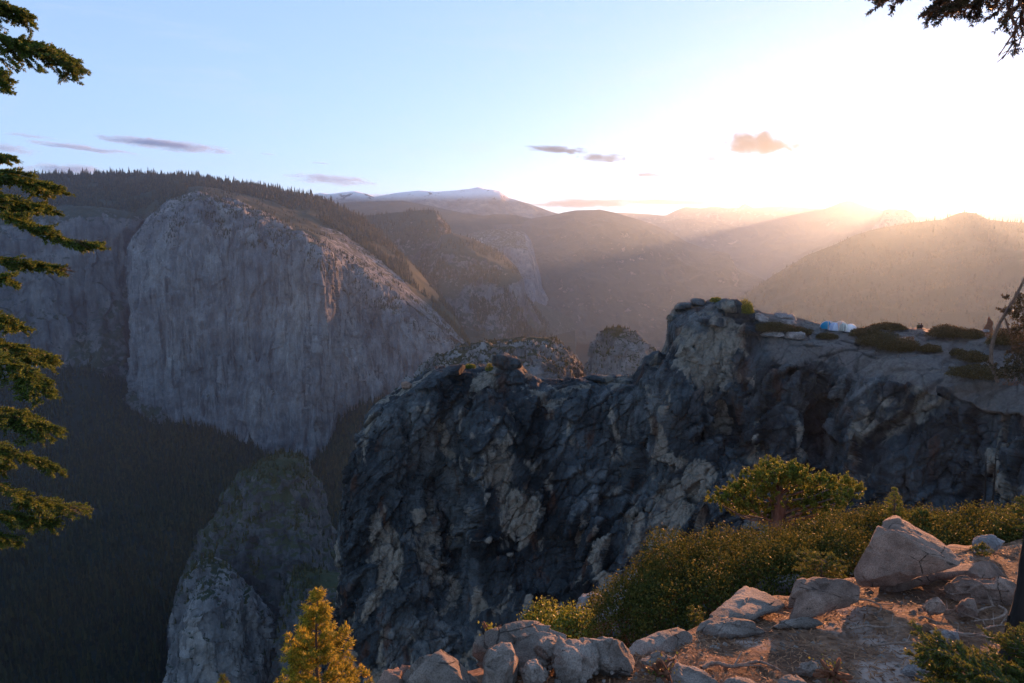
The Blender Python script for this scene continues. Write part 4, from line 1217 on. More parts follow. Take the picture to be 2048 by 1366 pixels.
# ------------------------------------------------------------------ dark tree at the right edge
D2 = 5.0
snag = empty('fir_tree', Pv(2056, 1332, D2), 'dark scorched trunk at the right edge with sparse boughs overhead', 'tree')
tp = [(2056, 1332, D2), (2054, 1290, D2), (2068, 1220, D2), (2084, 1120, D2), (2102, 1000, D2), (2125, 700, D2), (2150, 100, D2), (2150, -300, D2)]
tr = curve([P(*t) for t in tp], 60)
rr = np.interp(np.linspace(0, 1, 60), [0, 0.06, 0.16, 0.4, 1], [0.17, 0.145, 0.122, 0.108, 0.085])
V, F = tube_mesh([(tr, rr)], 20)
V = V + 0.018 * np.stack([fbm(V * np.array([22, 22, 5]), 4, 31 + k) for k in range(3)], -1)
part('trunk', V, F, [M_barkdark], snag)
V, F = tube_mesh([(curve([P(2022, 1330, D2 - 0.05), P(2016, 1280, D2 - 0.04), P(2018, 1232, D2 - 0.03)], 8), np.linspace(0.045, 0.008, 8))], 8)
part('broken_stub', V, F, [M_barkdark], snag)
TB = [
    ([(2118, -260), (2000, -130), (1880, -60), (1800, -22), (1762, -12)], dict(twig=0.2, ntw=24)),
    ([(2118, -220), (2030, -120), (1965, -60), (1905, -14), (1862, 20)], dict(twig=0.18, ntw=30)),
    ([(2118, -260), (2040, -120), (1990, -60), (1935, -14), (1880, 22)], dict(twig=0.18, ntw=30)),
    ([(2118, -260), (2060, -120), (2010, -60), (1965, -10), (1945, 12)], dict(twig=0.14, ntw=18)),
    ([(2118, -200), (2070, -110), (2030, -50), (2020, 10), (2023, 92)], dict(twig=0.14, ntw=22, bare=0.9)),
    ([(2118, -200), (2080, -80), (2052, -10), (2044, 30), (2050, 76)], dict(twig=0.12, ntw=18, bare=0.95)),
]
for k, (pp, kw) in enumerate(TB):
    bough('bough', [P(x, y, D2 + (0.25 if k % 2 else -0.2) * (j / 4)) for j, (x, y) in enumerate(pp)], snag, [M_barkred, M_firdark], 760 + k, start=0.35, droop=0.35, per_m=520, needle=0.022, wid=0.006, r0=0.022, **kw)

# fir bough at the lower right corner, from a young fir standing outside the frame
D3 = 3.9
yf = empty('young_fir', Pv(2330, 1560, D3), 'young fir reaching green sprays into the lower right corner', 'tree')
V, F = tube_mesh([(curve([P(2330, 1560, D3), P(2325, 1300, D3), P(2320, 900, D3)], 12), np.linspace(0.05, 0.015, 12))], 8)
part('trunk', V, F, [M_bark], yf)
for k, (pp, kw) in enumerate([
    ([(2328, 1480), (2150, 1405), (2000, 1360), (1920, 1320), (1842, 1278)], dict(twig=0.24, ntw=34)),
    ([(2328, 1500), (2150, 1430), (2020, 1390), (1930, 1360), (1860, 1328)], dict(twig=0.25, ntw=34)),
    ([(2328, 1510), (2180, 1460), (2050, 1420), (1960, 1385), (1880, 1362)], dict(twig=0.25, ntw=34)),
    ([(2328, 1450), (2180, 1400), (2090, 1370), (2020, 1345), (1950, 1322)], dict(twig=0.24, ntw=34)),
    ([(2328, 1420), (2200, 1370), (2120, 1340), (2060, 1315), (2024, 1298)], dict(twig=0.30, ntw=26))]):
    bough('bough', [P(x, y, D3 + 0.1 * k) for x, y in pp], yf, [M_bark, M_sapling], 790 + k, start=0.3, droop=0.1, per_m=900, needle=0.02, wid=0.0045, r0=0.009, spread=0.5, **kw)


# ------------------------------------------------------------------ young golden pine, lower left
def conifer(name, base, top, label, width, mats, seed, whorls=12, per=6, needle=0.06, wid=0.008, per_m=520, up=0.5, sub=3, trunk_r=0.05, cat='tree', group=None, profile=None, spread=0.7, start=0.05, seg=7):
    nr = np.random.default_rng(seed)
    base, top = np.asarray(base, float), np.asarray(top, float)
    t = empty(name, Vector([float(x) for x in base]), label, cat, group)
    H = np.linalg.norm(top - base)
    ax = base + (top - base) * np.linspace(0, 1, 20)[:, None] + 0.008 * H * np.stack([np.sin(np.linspace(0, 6, 20)), np.cos(np.linspace(0, 5, 20)) - 1, np.zeros(20)], -1)
    V, F = tube_mesh([(ax, np.linspace(trunk_r, trunk_r * 0.12, 20))], 8)
    part('trunk', V, F, [mats[0]], t)
    wood, A, B = [], [], []
    A.append(ax[-3]); B.append(ax[-2]); A.append(ax[-2]); B.append(ax[-1])
    for wv in range(whorls):
        f = start + (0.96 - start) * (wv + nr.uniform(-0.25, 0.25)) / (whorls - 1)
        f = min(max(f, 0.02), 0.97)
        c = ax[int(f * 19)] * (1 - (f * 19) % 1) + ax[min(19, int(f * 19) + 1)] * ((f * 19) % 1)
        R = width * (profile(f) if profile else (1 - f) ** 0.75) + 0.04 * width
        a0 = nr.random() * 6.28
        for k in range(per):
            a = a0 + 2 * math.pi * (k + nr.uniform(-0.25, 0.25)) / per
            L = R * nr.uniform(0.7, 1.12)
            d = np.array([math.cos(a), math.sin(a), nr.uniform(-0.1, 0.25)])
            tt = np.linspace(0, 1, seg)[:, None]
            br = c + d * L * tt + np.array([0, 0, up * L]) * tt ** 2
            wood.append((br, np.linspace(max(0.003, trunk_r * 0.22 * (1 - f)), 0.0015, seg)))
            for j in range(seg // 3, seg - 1):
                A.append(br[j]); B.append(br[j + 1])
            for q in range(sub):
                j = nr.integers(1, seg - 1)
                sdv = np.cross(d, [0, 0, 1]) * nr.choice([-1, 1])
                d2 = d * 0.7 + sdv * nr.uniform(0.4, 0.9) + np.array([0, 0, up * 0.6])
                d2 /= np.linalg.norm(d2)
                e = br[j] + d2 * L * nr.uniform(0.25, 0.5)
                wood.append((np.stack([br[j], e]), [0.003, 0.0015]))
                A.append(br[j] * 0.5 + e * 0.5); B.append(e)
    Vw, Fw = tube_mesh(wood, 5)
    Vn, Fn = blades(np.array(A), np.array(B), per_m, needle, wid, spread, nr)
    V, F, mi = join([(Vw, Fw, 0), (Vn, Fn, 1)])
    part('crown', V, F, mats, t, mi)
    return t


conifer('pine_sapling', P(636, 1560, 10.0), P(638, 1176, 10.0), 'young golden-green pine lit by the sun at the bottom left', 0.74, [M_bark, M_pine], 801, 15, 7, 0.075, 0.012, 620, 0.55, 4, 0.05,
        profile=lambda f: min(1.0, 1.35 * (1 - f) ** 0.85))
conifer('pine_sapling', P(448, 1440, 10.5), P(446, 1350, 10.5), 'tip of a small dark pine just showing at the bottom left edge', 0.25, [M_bark, M_sapling], 802, 6, 5, 0.06, 0.01, 500, 0.5, 2, 0.02)

# ------------------------------------------------------------------ wind-shaped juniper
D4 = 17.0
nr = np.random.default_rng(55)
jun = empty('juniper_tree', Pv(1558, 1075, D4), 'broad flat-topped golden juniper standing behind the shrubs', 'tree')
V, F = tube_mesh([(curve([P(1556, 1085, D4), P(1554, 1040, D4), P(1560, 1005, D4), P(1556, 965, D4), P(1550, 935, D4)], 24), np.linspace(0.24, 0.06, 24))], 12)
V = V + 0.03 * np.stack([fbm(V * np.array([9, 9, 3]), 3, 41 + k) for k in range(3)], -1)
part('trunk', V, F, [M_bark], jun)
pads = [(1545, 928, 18), (1540, 945, 26), (1575, 945, 30), (1598, 940, 18), (1515, 958, 26), (1548, 962, 34), (1585, 962, 34), (1610, 960, 22), (1490, 975, 24), (1470, 985, 24), (1450, 1000, 24), (1440, 1008, 16), (1500, 985, 34), (1530, 985, 36), (1570, 985, 36),
        (1610, 985, 32), (1650, 965, 24), (1672, 972, 22), (1685, 965, 14), (1690, 990, 16), (1708, 980, 12), (1640, 985, 26), (1660, 1000, 26), (1680, 1005, 16), (1480, 1010, 26), (1510, 1015, 26), (1590, 1010, 30), (1620, 1015, 30), (1650, 1022, 24), (1470, 1028, 18), (1500, 1035, 18), (1530, 1030, 18), (1600, 1035, 22), (1630, 1040, 20), (1665, 1015, 14)]
lims, A, B = [], [], []
for k, (x, y, r) in enumerate(pads):
    c = P(x, y, D4 + nr.uniform(-0.9, 0.9) * (1 if r > 14 else 0.3))
    st = P(1556 + nr.uniform(-4, 4), min(1045, max(950, y + 22 + abs(x - 1556) * 0.12)), D4)
    mid = st * 0.5 + c * 0.5 + np.array([0, 0, nr.uniform(-0.15, 0.05)])
    lims.append((curve([st, mid, c], 8), np.linspace(0.045, 0.012, 8)))
    rm = r * D4 / FPX
    nb = int(21 * (r / 22) ** 2) + 7
    for q in range(nb):
        o = nr.normal(size=3) * np.array([0.62, 0.62, 0.15]) * rm
        s = c + o
        d = np.array([nr.normal() * 0.6 + (x - 1556) / 260, nr.normal() * 0.6, 0.75 + nr.random() * 0.4])
        d /= np.linalg.norm(d)
        e = s + d * nr.uniform(0.09, 0.2)
        A.append(s); B.append(e)
Vw, Fw = tube_mesh(lims, 6)
part('limbs', Vw, Fw, [M_bark], jun)
Vn, Fn = blades(np.array(A), np.array(B), 460, 0.055, 0.022, 0.6, nr)
part('crown', Vn, Fn, [M_juniper], jun)

# small firs among the shrubs
conifer('fir_sapling', P(1787, 1062, 12), P(1789, 975, 12), 'small pointed fir rising behind the pointed boulder', 0.26, [M_bark, M_juniper], 811, 11, 6, 0.03, 0.008, 620, 0.12, 3, 0.02)
conifer('fir_sapling', P(1846, 1080, 11), P(1844, 1020, 11), 'bushy bright green fir sapling right of the pointed boulder', 0.30, [M_bark, M_sapling], 812, 9, 7, 0.03, 0.008, 680, 0.35, 3, 0.02, profile=lambda f: (1 - f) ** 0.5)
conifer('fir_sapling', P(1640, 1166, 8.6), P(1645, 1118, 8.6), 'flat low fir sapling in front of the shrubs, above the leaning slab', 0.30, [M_bark, M_sapling], 813, 7, 7, 0.026, 0.006, 700, 0.12, 3, 0.015, profile=lambda f: 0.55 + 0.45 * math.sin(3.0 * f))
conifer('fir_sapling', P(1388, 1266, 7.6), P(1392, 1224, 7.6), 'tiny bright green sapling at the dark shrub edge by the pink slab', 0.12, [M_bark, M_sapling], 814, 6, 6, 0.024, 0.006, 700, 0.3, 2, 0.01, profile=lambda f: 0.3 + 0.7 * f)
conifer('fir_sapling', P(2046, 1090, 10.5), P(2050, 995, 10.5), 'green fir sapling cut by the right edge, above the shrubs', 0.42, [M_bark, M_sapling], 815, 9, 6, 0.03, 0.008, 680, 0.2, 3, 0.02)
conifer('fir_sapling', P(1888, 1080, 11.5), P(1890, 1046, 11.5), 'little green sapling poking out of the shrubs near the right', 0.16, [M_bark, M_sapling], 816, 6, 6, 0.026, 0.007, 650, 0.3, 2, 0.012)
conifer('fir_sapling', P(1962, 1108, 8.6), P(1966, 1086, 8.6), 'tiny sapling in front of the round pale grey boulder', 0.10, [M_bark, M_sapling], 817, 5, 6, 0.022, 0.006, 700, 0.2, 2, 0.008)


# ------------------------------------------------------------------ manzanita shrubs
def shrub(name, domes, label, mat, seed, leaf=0.034, dens=2300, stem_mat=None, cat='shrub', group=None, upright=0.6, basez=None):
    """domes: (px, py centre, half-width px, half-height px, distance, depth m)"""
    nr = np.random.default_rng(seed)
    cx = np.mean([P(d[0], d[1] + d[3], d[4]) for d in domes], axis=0)
    t = empty(name, Vector([float(x) for x in cx]), label, cat, group)
    LV, stems = [], []
    for (px, py, hw, hh_, d, dep) in domes:
        c = P(px, py, d)
        rx_, rz_ = hw * d / FPX, hh_ * d / FPX
        rad_ = np.array([c[0], c[1], 0]) / math.hypot(c[0], c[1])
        lat = np.array([rad_[1], -rad_[0], 0])
        area = 2.4 * (rx_ * rz_ * 2 + rx_ * dep * 2)
        nb = int(area * dens / 9)
        u = nr.normal(size=(nb, 3))
        u /= np.linalg.norm(u, axis=1, keepdims=True)
        u[:, 2] = np.where(u[:, 2] < -0.5, -u[:, 2], u[:, 2])
        lump = 1 + 0.30 * fbm(u * 2.6 + seed + px * 0.01, 4, seed)
        rr_ = (nr.random(nb) ** 0.30) * lump
        tips = c + (u[:, :1] * rx_ * lat + u[:, 1:2] * dep * rad_ + u[:, 2:] * rz_ * np.array([0, 0, 1])) * rr_[:, None]
        for _ in range(9):
            LV.append(tips + nr.normal(size=(nb, 3)) * 0.045)
        for k in range(14):
            e = tips[nr.integers(0, nb)]
            b = c + np.array([0, 0, -rz_ * 1.0]) + lat * nr.uniform(-0.4, 0.4) * rx_
            stems.append((curve([b, (b + e) / 2 + nr.normal(size=3) * 0.08, e], 6), np.linspace(0.018, 0.004, 6)))
    p = np.concatenate(LV)
    n = len(p)
    d = nr.normal(size=(n, 3)) * (1 - upright * 0.6)
    d[:, 2] += upright
    d /= np.linalg.norm(d, axis=1, keepdims=True)
    s = np.cross(d, nr.normal(size=(n, 3)))
    s /= np.maximum(np.linalg.norm(s, axis=1, keepdims=True), 1e-6)
    l = leaf * nr.uniform(0.6, 1.25, n)[:, None]
    V = np.stack([p, p + d * l * 0.5 + s * l * 0.33, p + d * l, p + d * l * 0.5 - s * l * 0.33], 1).reshape(-1, 3)
    Vs, Fs = tube_mesh(stems, 5)
    part('stems', Vs, Fs, [stem_mat or M_barkred], t)
    part('leaves', V, np.arange(n * 4).reshape(n, 4), [mat], t)
    return t


G_S = 'manzanita shrubs along the slope edge'
shrub('manzanita_shrub', [(1245, 1240, 70, 70, 8.8, 1.0), (1300, 1200, 60, 75, 9.6, 1.0)], 'manzanita at the lower left end of the shrub bank, above the pale rock edge', M_manz, 901, group=G_S)
shrub('manzanita_shrub', [(1340, 1160, 70, 80, 9.6, 1.1), (1330, 1235, 80, 60, 8.4, 0.9)], 'dark mounded manzanita facing the broad pink slab', M_manz, 902, group=G_S)
shrub('manzanita_shrub', [(1430, 1148, 80, 68, 10.0, 1.2), (1430, 1190, 70, 50, 8.8, 0.9)], 'tall manzanita left of the juniper trunk', M_manz, 903, group=G_S)
shrub('manzanita_shrub', [(1520, 1134, 80, 56, 10.6, 1.2), (1530, 1150, 70, 40, 9.3, 0.9)], 'manzanita under the juniper crown', M_manz, 904, group=G_S)
shrub('manzanita_shrub', [(1610, 1118, 75, 52, 11, 1.2), (1610, 1130, 70, 40, 9.8, 0.9)], 'manzanita behind the flat low fir sapling', M_manz, 905, group=G_S)
shrub('manzanita_shrub', [(1690, 1088, 65, 44, 11.5, 1.2), (1680, 1110, 50, 40, 10.2, 0.9)], 'manzanita close on the left of the pointed boulder', M_manz, 906, group=G_S)
shrub('manzanita_shrub', [(1770, 1065, 60, 32, 12.2, 1.1)], 'manzanita behind the top of the pointed boulder', M_manz, 907, group=G_S)
shrub('manzanita_shrub', [(1860, 1072, 60, 28, 11.8, 1.1), (1900, 1082, 40, 20, 10.5, 0.7)], 'low manzanita right of the pointed boulder', M_manz, 908, group=G_S)
shrub('manzanita_shrub', [(1960, 1066, 60, 22, 11.4, 1.0), (2040, 1072, 60, 24, 10.8, 1.0)], 'low manzanita behind the round pale boulder at the right edge', M_manz, 909, group=G_S)
shrub('yellow_shrub', [(1090, 1250, 50, 26, 10.6, 0.7), (1150, 1262, 55, 26, 10.0, 0.7)], 'yellow-green shrub behind the biggest bottom boulder', M_juniper, 910, 0.05, 1500, upright=0.5)
shrub('yellow_shrub', [(1195, 1232, 30, 34, 11.2, 0.6)], 'small orange-tinted shrub against the steep pale granite edge', M_manz, 911, 0.04, 1700)
shrub('yellow_shrub', [(978, 1268, 14, 9, 7.0, 0.1)], 'little yellow tuft on the left shoulder of the biggest boulder', M_juniper, 912, 0.04, 1500)
shrub('green_tuft', [(1322, 1343, 20, 7, 4.65, 0.06)], 'low green tuft at the bottom between the stones', M_sapling, 913, 0.02, 4500)
shrub('green_tuft', [(1665, 1345, 14, 6, 4.6, 0.05)], 'tiny green tuft in the brown dirt right of the tilted pink stone', M_sapling, 914, 0.02, 4500)

# ------------------------------------------------------------------ dead branches and roots
def stick(pts, label, r=0.012, seed=0, name='dead_branch', cat='branch', lift=0.02):
    w_ = np.array([P(x, y, gd(x, y)) for x, y in pts])
    w_[:, 2] += lift
    c = curve(w_, 8 * len(pts))
    nr = np.random.default_rng(seed)
    c = c + nr.normal(size=c.shape) * r * 0.15
    paths = [(c, np.interp(np.linspace(0, 1, len(c)), [0, 0.5, 1], [r, r * 0.8, r * 0.35]))]
    for q in range(2):
        i = nr.integers(len(c) // 4, len(c) - 3)
        d = (c[i + 1] - c[i]) / np.linalg.norm(c[i + 1] - c[i])
        e = c[i] + (d + np.cross(d, [0, 0, 1]) * nr.choice([-1, 1]) * 0.9 + np.array([0, 0, 0.3])) * 0.12
        paths.append((np.stack([c[i], e]), [r * 0.5, r * 0.15]))
    V, F = tube_mesh(paths, 7)
    loc = Vector([float(t) for t in c[0]])
    o = mk(name, V - np.array(loc), F, M_deadwood)
    o.location = loc
    return tag(o, label, cat)


stick(P_('1998 1217 2008 1222 2011 1228 2005 1235 1986 1242 1963 1244 1941 1247'), 'dead branch looping like a hook beside the dark trunk', 0.013, 1)
stick(P_('1932 1229 1956 1225 1978 1218 1990 1216'), 'pale stick slanting up to the hook-shaped branch', 0.012, 2)
stick(P_('1858 1221 1873 1223 1892 1224 1929 1226'), 'straight dead stick lying across the blue-grey angular stone', 0.013, 3)
stick(P_('1840 1237 1855 1240 1880 1252'), 'thin stick in the dirt below the blue-grey angular stone', 0.008, 4)
stick(P_('1885 1187 1892 1195 1910 1204'), 'short stick standing on end beside the half-buried layered slab', 0.010, 5, lift=0.06)
stick(P_('1876 1295 1892 1285 1913 1276 1935 1269'), 'silvery broken branch pointing at the dark flat stone', 0.010, 6)
stick(P_('1858 1272 1880 1266 1918 1272 1963 1276 2008 1290'), 'long dark root snaking to the foot of the dark trunk', 0.02, 7, 'root', 'root')
stick(P_('1823 1340 1847 1347 1865 1357'), 'thin pale stick under the green sprays at the bottom right', 0.007, 8)
stick(P_('1404 1341 1430 1330 1462 1337 1508 1329 1527 1330 1559 1344'), 'wavy exposed root in the dirt at the bottom centre right', 0.018, 9, 'root', 'root')
stick(P_('1700 1262 1730 1256 1770 1258 1800 1252'), 'dark root crossing the litter below the leaning slab', 0.012, 10, 'root', 'root')
stick(P_('1742 1296 1790 1290 1850 1288'), 'weathered stick lying level in the open dirt', 0.011, 11)
stick(P_('1690 1205 1730 1203 1760 1215 1755 1228 1720 1224'), 'thin curled branch on the dark litter right of the leaning slab', 0.008, 12)
stick(P_('1965 1262 1990 1256 2015 1254'), 'short twig close on the left of the dark trunk', 0.009, 13)
stick(P_('1905 1362 1950 1362 2010 1364'), 'stick along the bottom edge under the green sprays', 0.009, 14)

# pebbles and litter nobody could count
nr = np.random.default_rng(77)


def on_ground(n, pw=1.0):
    i = (nr.random(n) ** pw * 300 + 20).astype(int)
    j = nr.integers(0, G_ground.shape[1] - 1, n)
    return G_ground[i, j] + (G_ground[i, j + 1] - G_ground[i, j]) * nr.random(n)[:, None]


n = 6500
c = on_ground(n)
oc = np.array([(1, 0, 0), (-1, 0, 0), (0, 1, 0), (0, -1, 0), (0, 0, 1), (0, 0, -1)], float)
of = np.array([(0, 2, 4), (2, 1, 4), (1, 3, 4), (3, 0, 4), (2, 0, 5), (1, 2, 5), (3, 1, 5), (0, 3, 5)])
sz = (0.005 + 0.036 * nr.random(n) ** 5)[:, None, None]
V = c[:, None] + oc[None] * sz * nr.uniform(0.5, 1.3, (n, 6, 1)) * np.array([1.2, 1.2, 0.7])
F = (of[None] + (np.arange(n) * 6)[:, None, None]).reshape(-1, 3)
tag(mk('pebbles', V.reshape(-1, 3), F, M_boulder, False), 'scattered pebbles and gravel over the brown dirt', 'gravel', None, 'stuff')
n = 42000
c = on_ground(n)
c[:, 2] += 0.006
a = nr.uniform(0, 6.28, n)
d = np.stack([np.cos(a), np.sin(a), nr.normal(0, 0.15, n)], -1) * nr.uniform(0.02, 0.07, n)[:, None]
s = np.cross(d, [0, 0, 1])
s /= np.linalg.norm(s, axis=1, keepdims=True)
s *= nr.uniform(0.0012, 0.005, n)[:, None]
V = np.stack([c - s, c + s, c + d + s + [0, 0, 0.004], c + d - s + [0, 0, 0.004]], 1).reshape(-1, 3)
M_litter = leaf_mat('dry_needle_litter', [(0.2, (0.06, 0.03, 0.015)), (0.5, (0.17, 0.085, 0.04)), (0.85, (0.34, 0.2, 0.1))], 0.1, 0.7, 0.2, 6)
tag(mk('needle_litter', V, np.arange(n * 4).reshape(n, 4), M_litter, False), 'dry pine needles and twigs strewn on the dirt', 'litter', None, 'stuff')

# ------------------------------------------------------------------ things on the camping ledge
bpy.context.view_layer.update()
cliff_me = cliff.data
from mathutils.bvhtree import BVHTree
bvh = BVHTree.FromPolygons([v.co.copy() for v in cliff_me.vertices], [tuple(p.vertices) for p in cliff_me.polygons])


def hit(px, py):
    """where the photo's ray meets the near cliff"""
    d = Pv(px, py, 1.0).normalized()
    h = bvh.ray_cast(Vector((0, 0, 0)), d)
    return h[0]


def ledge(px, py, dflt=110):
    h = hit(px, py)
    k = 0
    while h is None and k < 30:
        k += 1
        h = hit(px, py + k)
    p = h if h is not None else Pv(px, py, dflt)
    top = bvh.ray_cast(Vector((p.x, p.y, p.z + 3)), Vector((0, 0, -1)))[0]
    return top if top is not None and abs(top.z - p.z) < 3 else p


def tent(px, py, w_, h_, cols, label, yaw, seed):
    base = ledge(px, py)
    t = empty('tent', base, label, 'tent', 'tents on the camping ledge')
    t.rotation_euler[2] = yaw
    fab = plain('tent_fabric', cols[0], 0.6, 0.12, 2)
    fab2 = plain('tent_fly_trim', cols[1], 0.6, 0.12, 2)
    pole = plain('tent_pole', (0.6, 0.6, 0.6), 0.4)
    V, F = [], []
    nseg, nrow = 24, 12
    for r in range(nrow + 1):
        ph = (math.pi / 2) * r / nrow
        for s in range(nseg):
            a = 2 * math.pi * s / nseg
            ca_, sa_ = math.cos(a), math.sin(a)
            sq = 1 / max(abs(ca_), abs(sa_)) * 0.55 + 0.45
            rad_ = math.cos(ph) ** 0.8 * (sq * (1 - r / nrow) + 1 * (r / nrow))
            V.append((w_ / 2 * rad_ * ca_, w_ * 0.42 * rad_ * sa_, h_ * math.sin(ph) ** 0.9))
    for r in range(nrow):
        for s in range(nseg):
            F.append((r * nseg + s, r * nseg + (s + 1) % nseg, (r + 1) * nseg + (s + 1) % nseg, (r + 1) * nseg + s))
    o = mk('canopy', V, F, fab, True, None)
    o.parent = t
    # door panel hugging the front
    V, F = [], []
    for r in range(9):
        ph = (math.pi / 2) * 0.8 * r / 8
        for s in range(9):
            a = -math.pi / 2 + (s / 8 - 0.5) * (0.9 - 0.5 * r / 8)
            ca_, sa_ = math.cos(a), math.sin(a)
            sq = 1 / max(abs(ca_), abs(sa_)) * 0.55 + 0.45
            rad_ = math.cos(ph) ** 0.8 * (sq * (1 - r / 9.6) + r / 9.6) * 1.02 + 0.01
            V.append((w_ / 2 * rad_ * ca_, w_ * 0.42 * rad_ * sa_, h_ * math.sin(ph) ** 0.9))
    for r in range(8):
        for s in range(8):
            F.append((r * 9 + s, r * 9 + s + 1, (r + 1) * 9 + s + 1, (r + 1) * 9 + s))
    o = mk('door_flap', V, F, fab2, True, None)
    o.parent = t
    for k in (0, 1):
        pts = []
        for s in range(25):
            u = -1 + 2 * s / 24
            ph = math.acos(min(1, abs(u)))
            a = (math.pi / 4 if k else -math.pi / 4) + (0 if u > 0 else math.pi)
            ph = (math.pi / 2) * (1 - abs(u))
            rad_ = math.cos(ph) ** 0.8 * (1.23 * abs(u) + 1 - abs(u)) + 0.015
            pts.append((w_ / 2 * rad_ * math.cos(a), w_ * 0.42 * rad_ * math.sin(a), h_ * math.sin(ph) ** 0.9 + 0.015))
        V, F = tube_mesh([(pts, np.full(25, 0.03))], 6)
        o = mk('pole', V, F, fab2 if k else pole, True, None)
        o.parent = t
    return t


tent(1655, 657, 2.1, 1.15, ((0.03, 0.17, 0.30), (0.75, 0.5, 0.3)), 'blue tent with a white and orange end, leftmost of the tents', 0.5, 1)
tent(1669, 660, 1.9, 1.15, ((0.30, 0.33, 0.46), (0.5, 0.52, 0.6)), 'lavender-blue tent between the blue tent and the orange one', -0.3, 2)
tent(1681, 659, 1.7, 1.3, ((0.55, 0.36, 0.27), (0.6, 0.55, 0.5)), 'pale orange tent standing between the lavender and grey tents', 0.2, 3)
tent(1687, 661, 1.6, 1.1, ((0.32, 0.31, 0.27), (0.75, 0.72, 0.62)), 'grey tent with a white rim, left of the white tent', 0.4, 4)
tent(1701, 663, 1.8, 1.15, ((0.75, 0.68, 0.66), (0.8, 0.75, 0.72)), 'white dome tent, rightmost of the tents', -0.4, 5)


def blob_mesh(chain, radii, edges, mat, name, parent):
    """skin-modifier figure: one continuous surface"""
    me = bpy.data.meshes.new(name)
    me.from_pydata([tuple(c) for c in chain], edges, [])
    o = bpy.data.objects.new(name, me)
    COL.objects.link(o)
    o.parent = parent
    sk = o.modifiers.new('skin', 'SKIN')
    for i, sv in enumerate(me.skin_vertices[0].data if me.skin_vertices else []):
        sv.radius = (radii[i], radii[i])
    sub_ = o.modifiers.new('sub', 'SUBSURF')
    sub_.levels = sub_.render_levels = 2
    me.materials.append(mat)
    return o


M_skin = plain('skin', (0.45, 0.28, 0.2), 0.6, 0.05)
M_hair = plain('dark_hair', (0.03, 0.02, 0.015), 0.6, 0.2)


def seated(px, py, top_col, label, yaw, seed):
    base = ledge(px, py)
    t = empty('person', base, label, 'person')
    t.rotation_euler[2] = yaw
    jac = plain('jacket', top_col, 0.8, 0.2)
    # seated figure facing +y: hips on the rock, knees drawn up, arms round the knees
    J = [(0, 0, 0.14), (0, 0.01, 0.34), (0, 0.03, 0.52), (0, 0.04, 0.62), (0, 0.06, 0.74), (0, 0.07, 0.84),
         (0.18, 0.03, 0.54), (0.25, 0.20, 0.36), (0.10, 0.42, 0.40), (-0.18, 0.03, 0.54), (-0.25, 0.20, 0.36), (-0.10, 0.42, 0.40),
         (0.10, 0.02, 0.13), (0.13, 0.40, 0.45), (0.12, 0.62, 0.08), (0.12, 0.74, 0.04), (-0.10, 0.02, 0.13), (-0.13, 0.40, 0.45), (-0.12, 0.62, 0.08), (-0.12, 0.74, 0.04)]
    E = [(0, 1), (1, 2), (2, 3), (3, 4), (4, 5), (2, 6), (6, 7), (7, 8), (2, 9), (9, 10), (10, 11), (0, 12), (12, 13), (13, 14), (14, 15), (0, 16), (16, 17), (17, 18), (18, 19)]
    Rr = [0.15, 0.15, 0.16, 0.06, 0.095, 0.07, 0.075, 0.055, 0.04, 0.075, 0.055, 0.04, 0.10, 0.075, 0.05, 0.045, 0.10, 0.075, 0.05, 0.045]
    blob_mesh(J, Rr, E, jac, 'body', t)
    # hair cap over the head
    V, F = [], []
    for r in range(7):
        ph = r / 6 * 1.9
        for s in range(14):
            a = 2 * math.pi * s / 14
            V.append((0.115 * math.sin(ph) * math.cos(a), 0.055 + 0.125 * math.sin(ph) * math.sin(a) - 0.02, 0.775 + 0.125 * math.cos(ph) - (0.03 if math.sin(a) < 0 else -0.03) * (r > 4)))
    for r in range(6):
        for s in range(14):
            F.append((r * 14 + s, r * 14 + (s + 1) % 14, (r + 1) * 14 + (s + 1) % 14, (r + 1) * 14 + s))
    o = mk('hair', V, F, M_hair)
    o.parent = t
    return t


seated(1837, 658, (0.04, 0.05, 0.03), 'person in a dark green jacket sitting on the ledge, left of the pair', -0.4, 1)
seated(1841.5, 658, (0.03, 0.02, 0.025), 'person in a dark jacket sitting on the ledge, right of the pair', -0.6, 2)

# broken red-brown snag near the right
b0 = ledge(1976, 668)
sn = empty('tree_snag', b0, 'jagged red-brown broken snag standing on the ledge at the right', 'tree snag')
hh_ = 2.3
nr = np.random.default_rng(9)
pts = np.array([(-0.25, 0, -0.2), (-0.15, 0, 0.5), (-0.05, 0, 1.1), (0.02, 0, 1.6), (-0.06, 0, 2.1), (-0.14, 0, 2.55)])
V, F = tube_mesh([(curve(pts, 24), np.interp(np.linspace(0, 1, 24), [0, 0.2, 0.5, 0.72, 0.85, 1], [0.62, 0.50, 0.44, 0.30, 0.16, 0.02]))], 14)
V = V + 0.12 * np.stack([fbm(V * np.array([3.5, 3.5, 1.2]), 4, 51 + k) for k in range(3)], -1)
o = mk('broken_trunk', V, F, M_barkred)
o.parent = sn
V, F = tube_mesh([(np.array([(0.3, 0, -0.1), (0.45, 0, 0.6), (0.42, 0, 1.2)]), [0.26, 0.2, 0.03])], 9)
o = mk('side_spike', V, F, M_barkred)
o.parent = sn


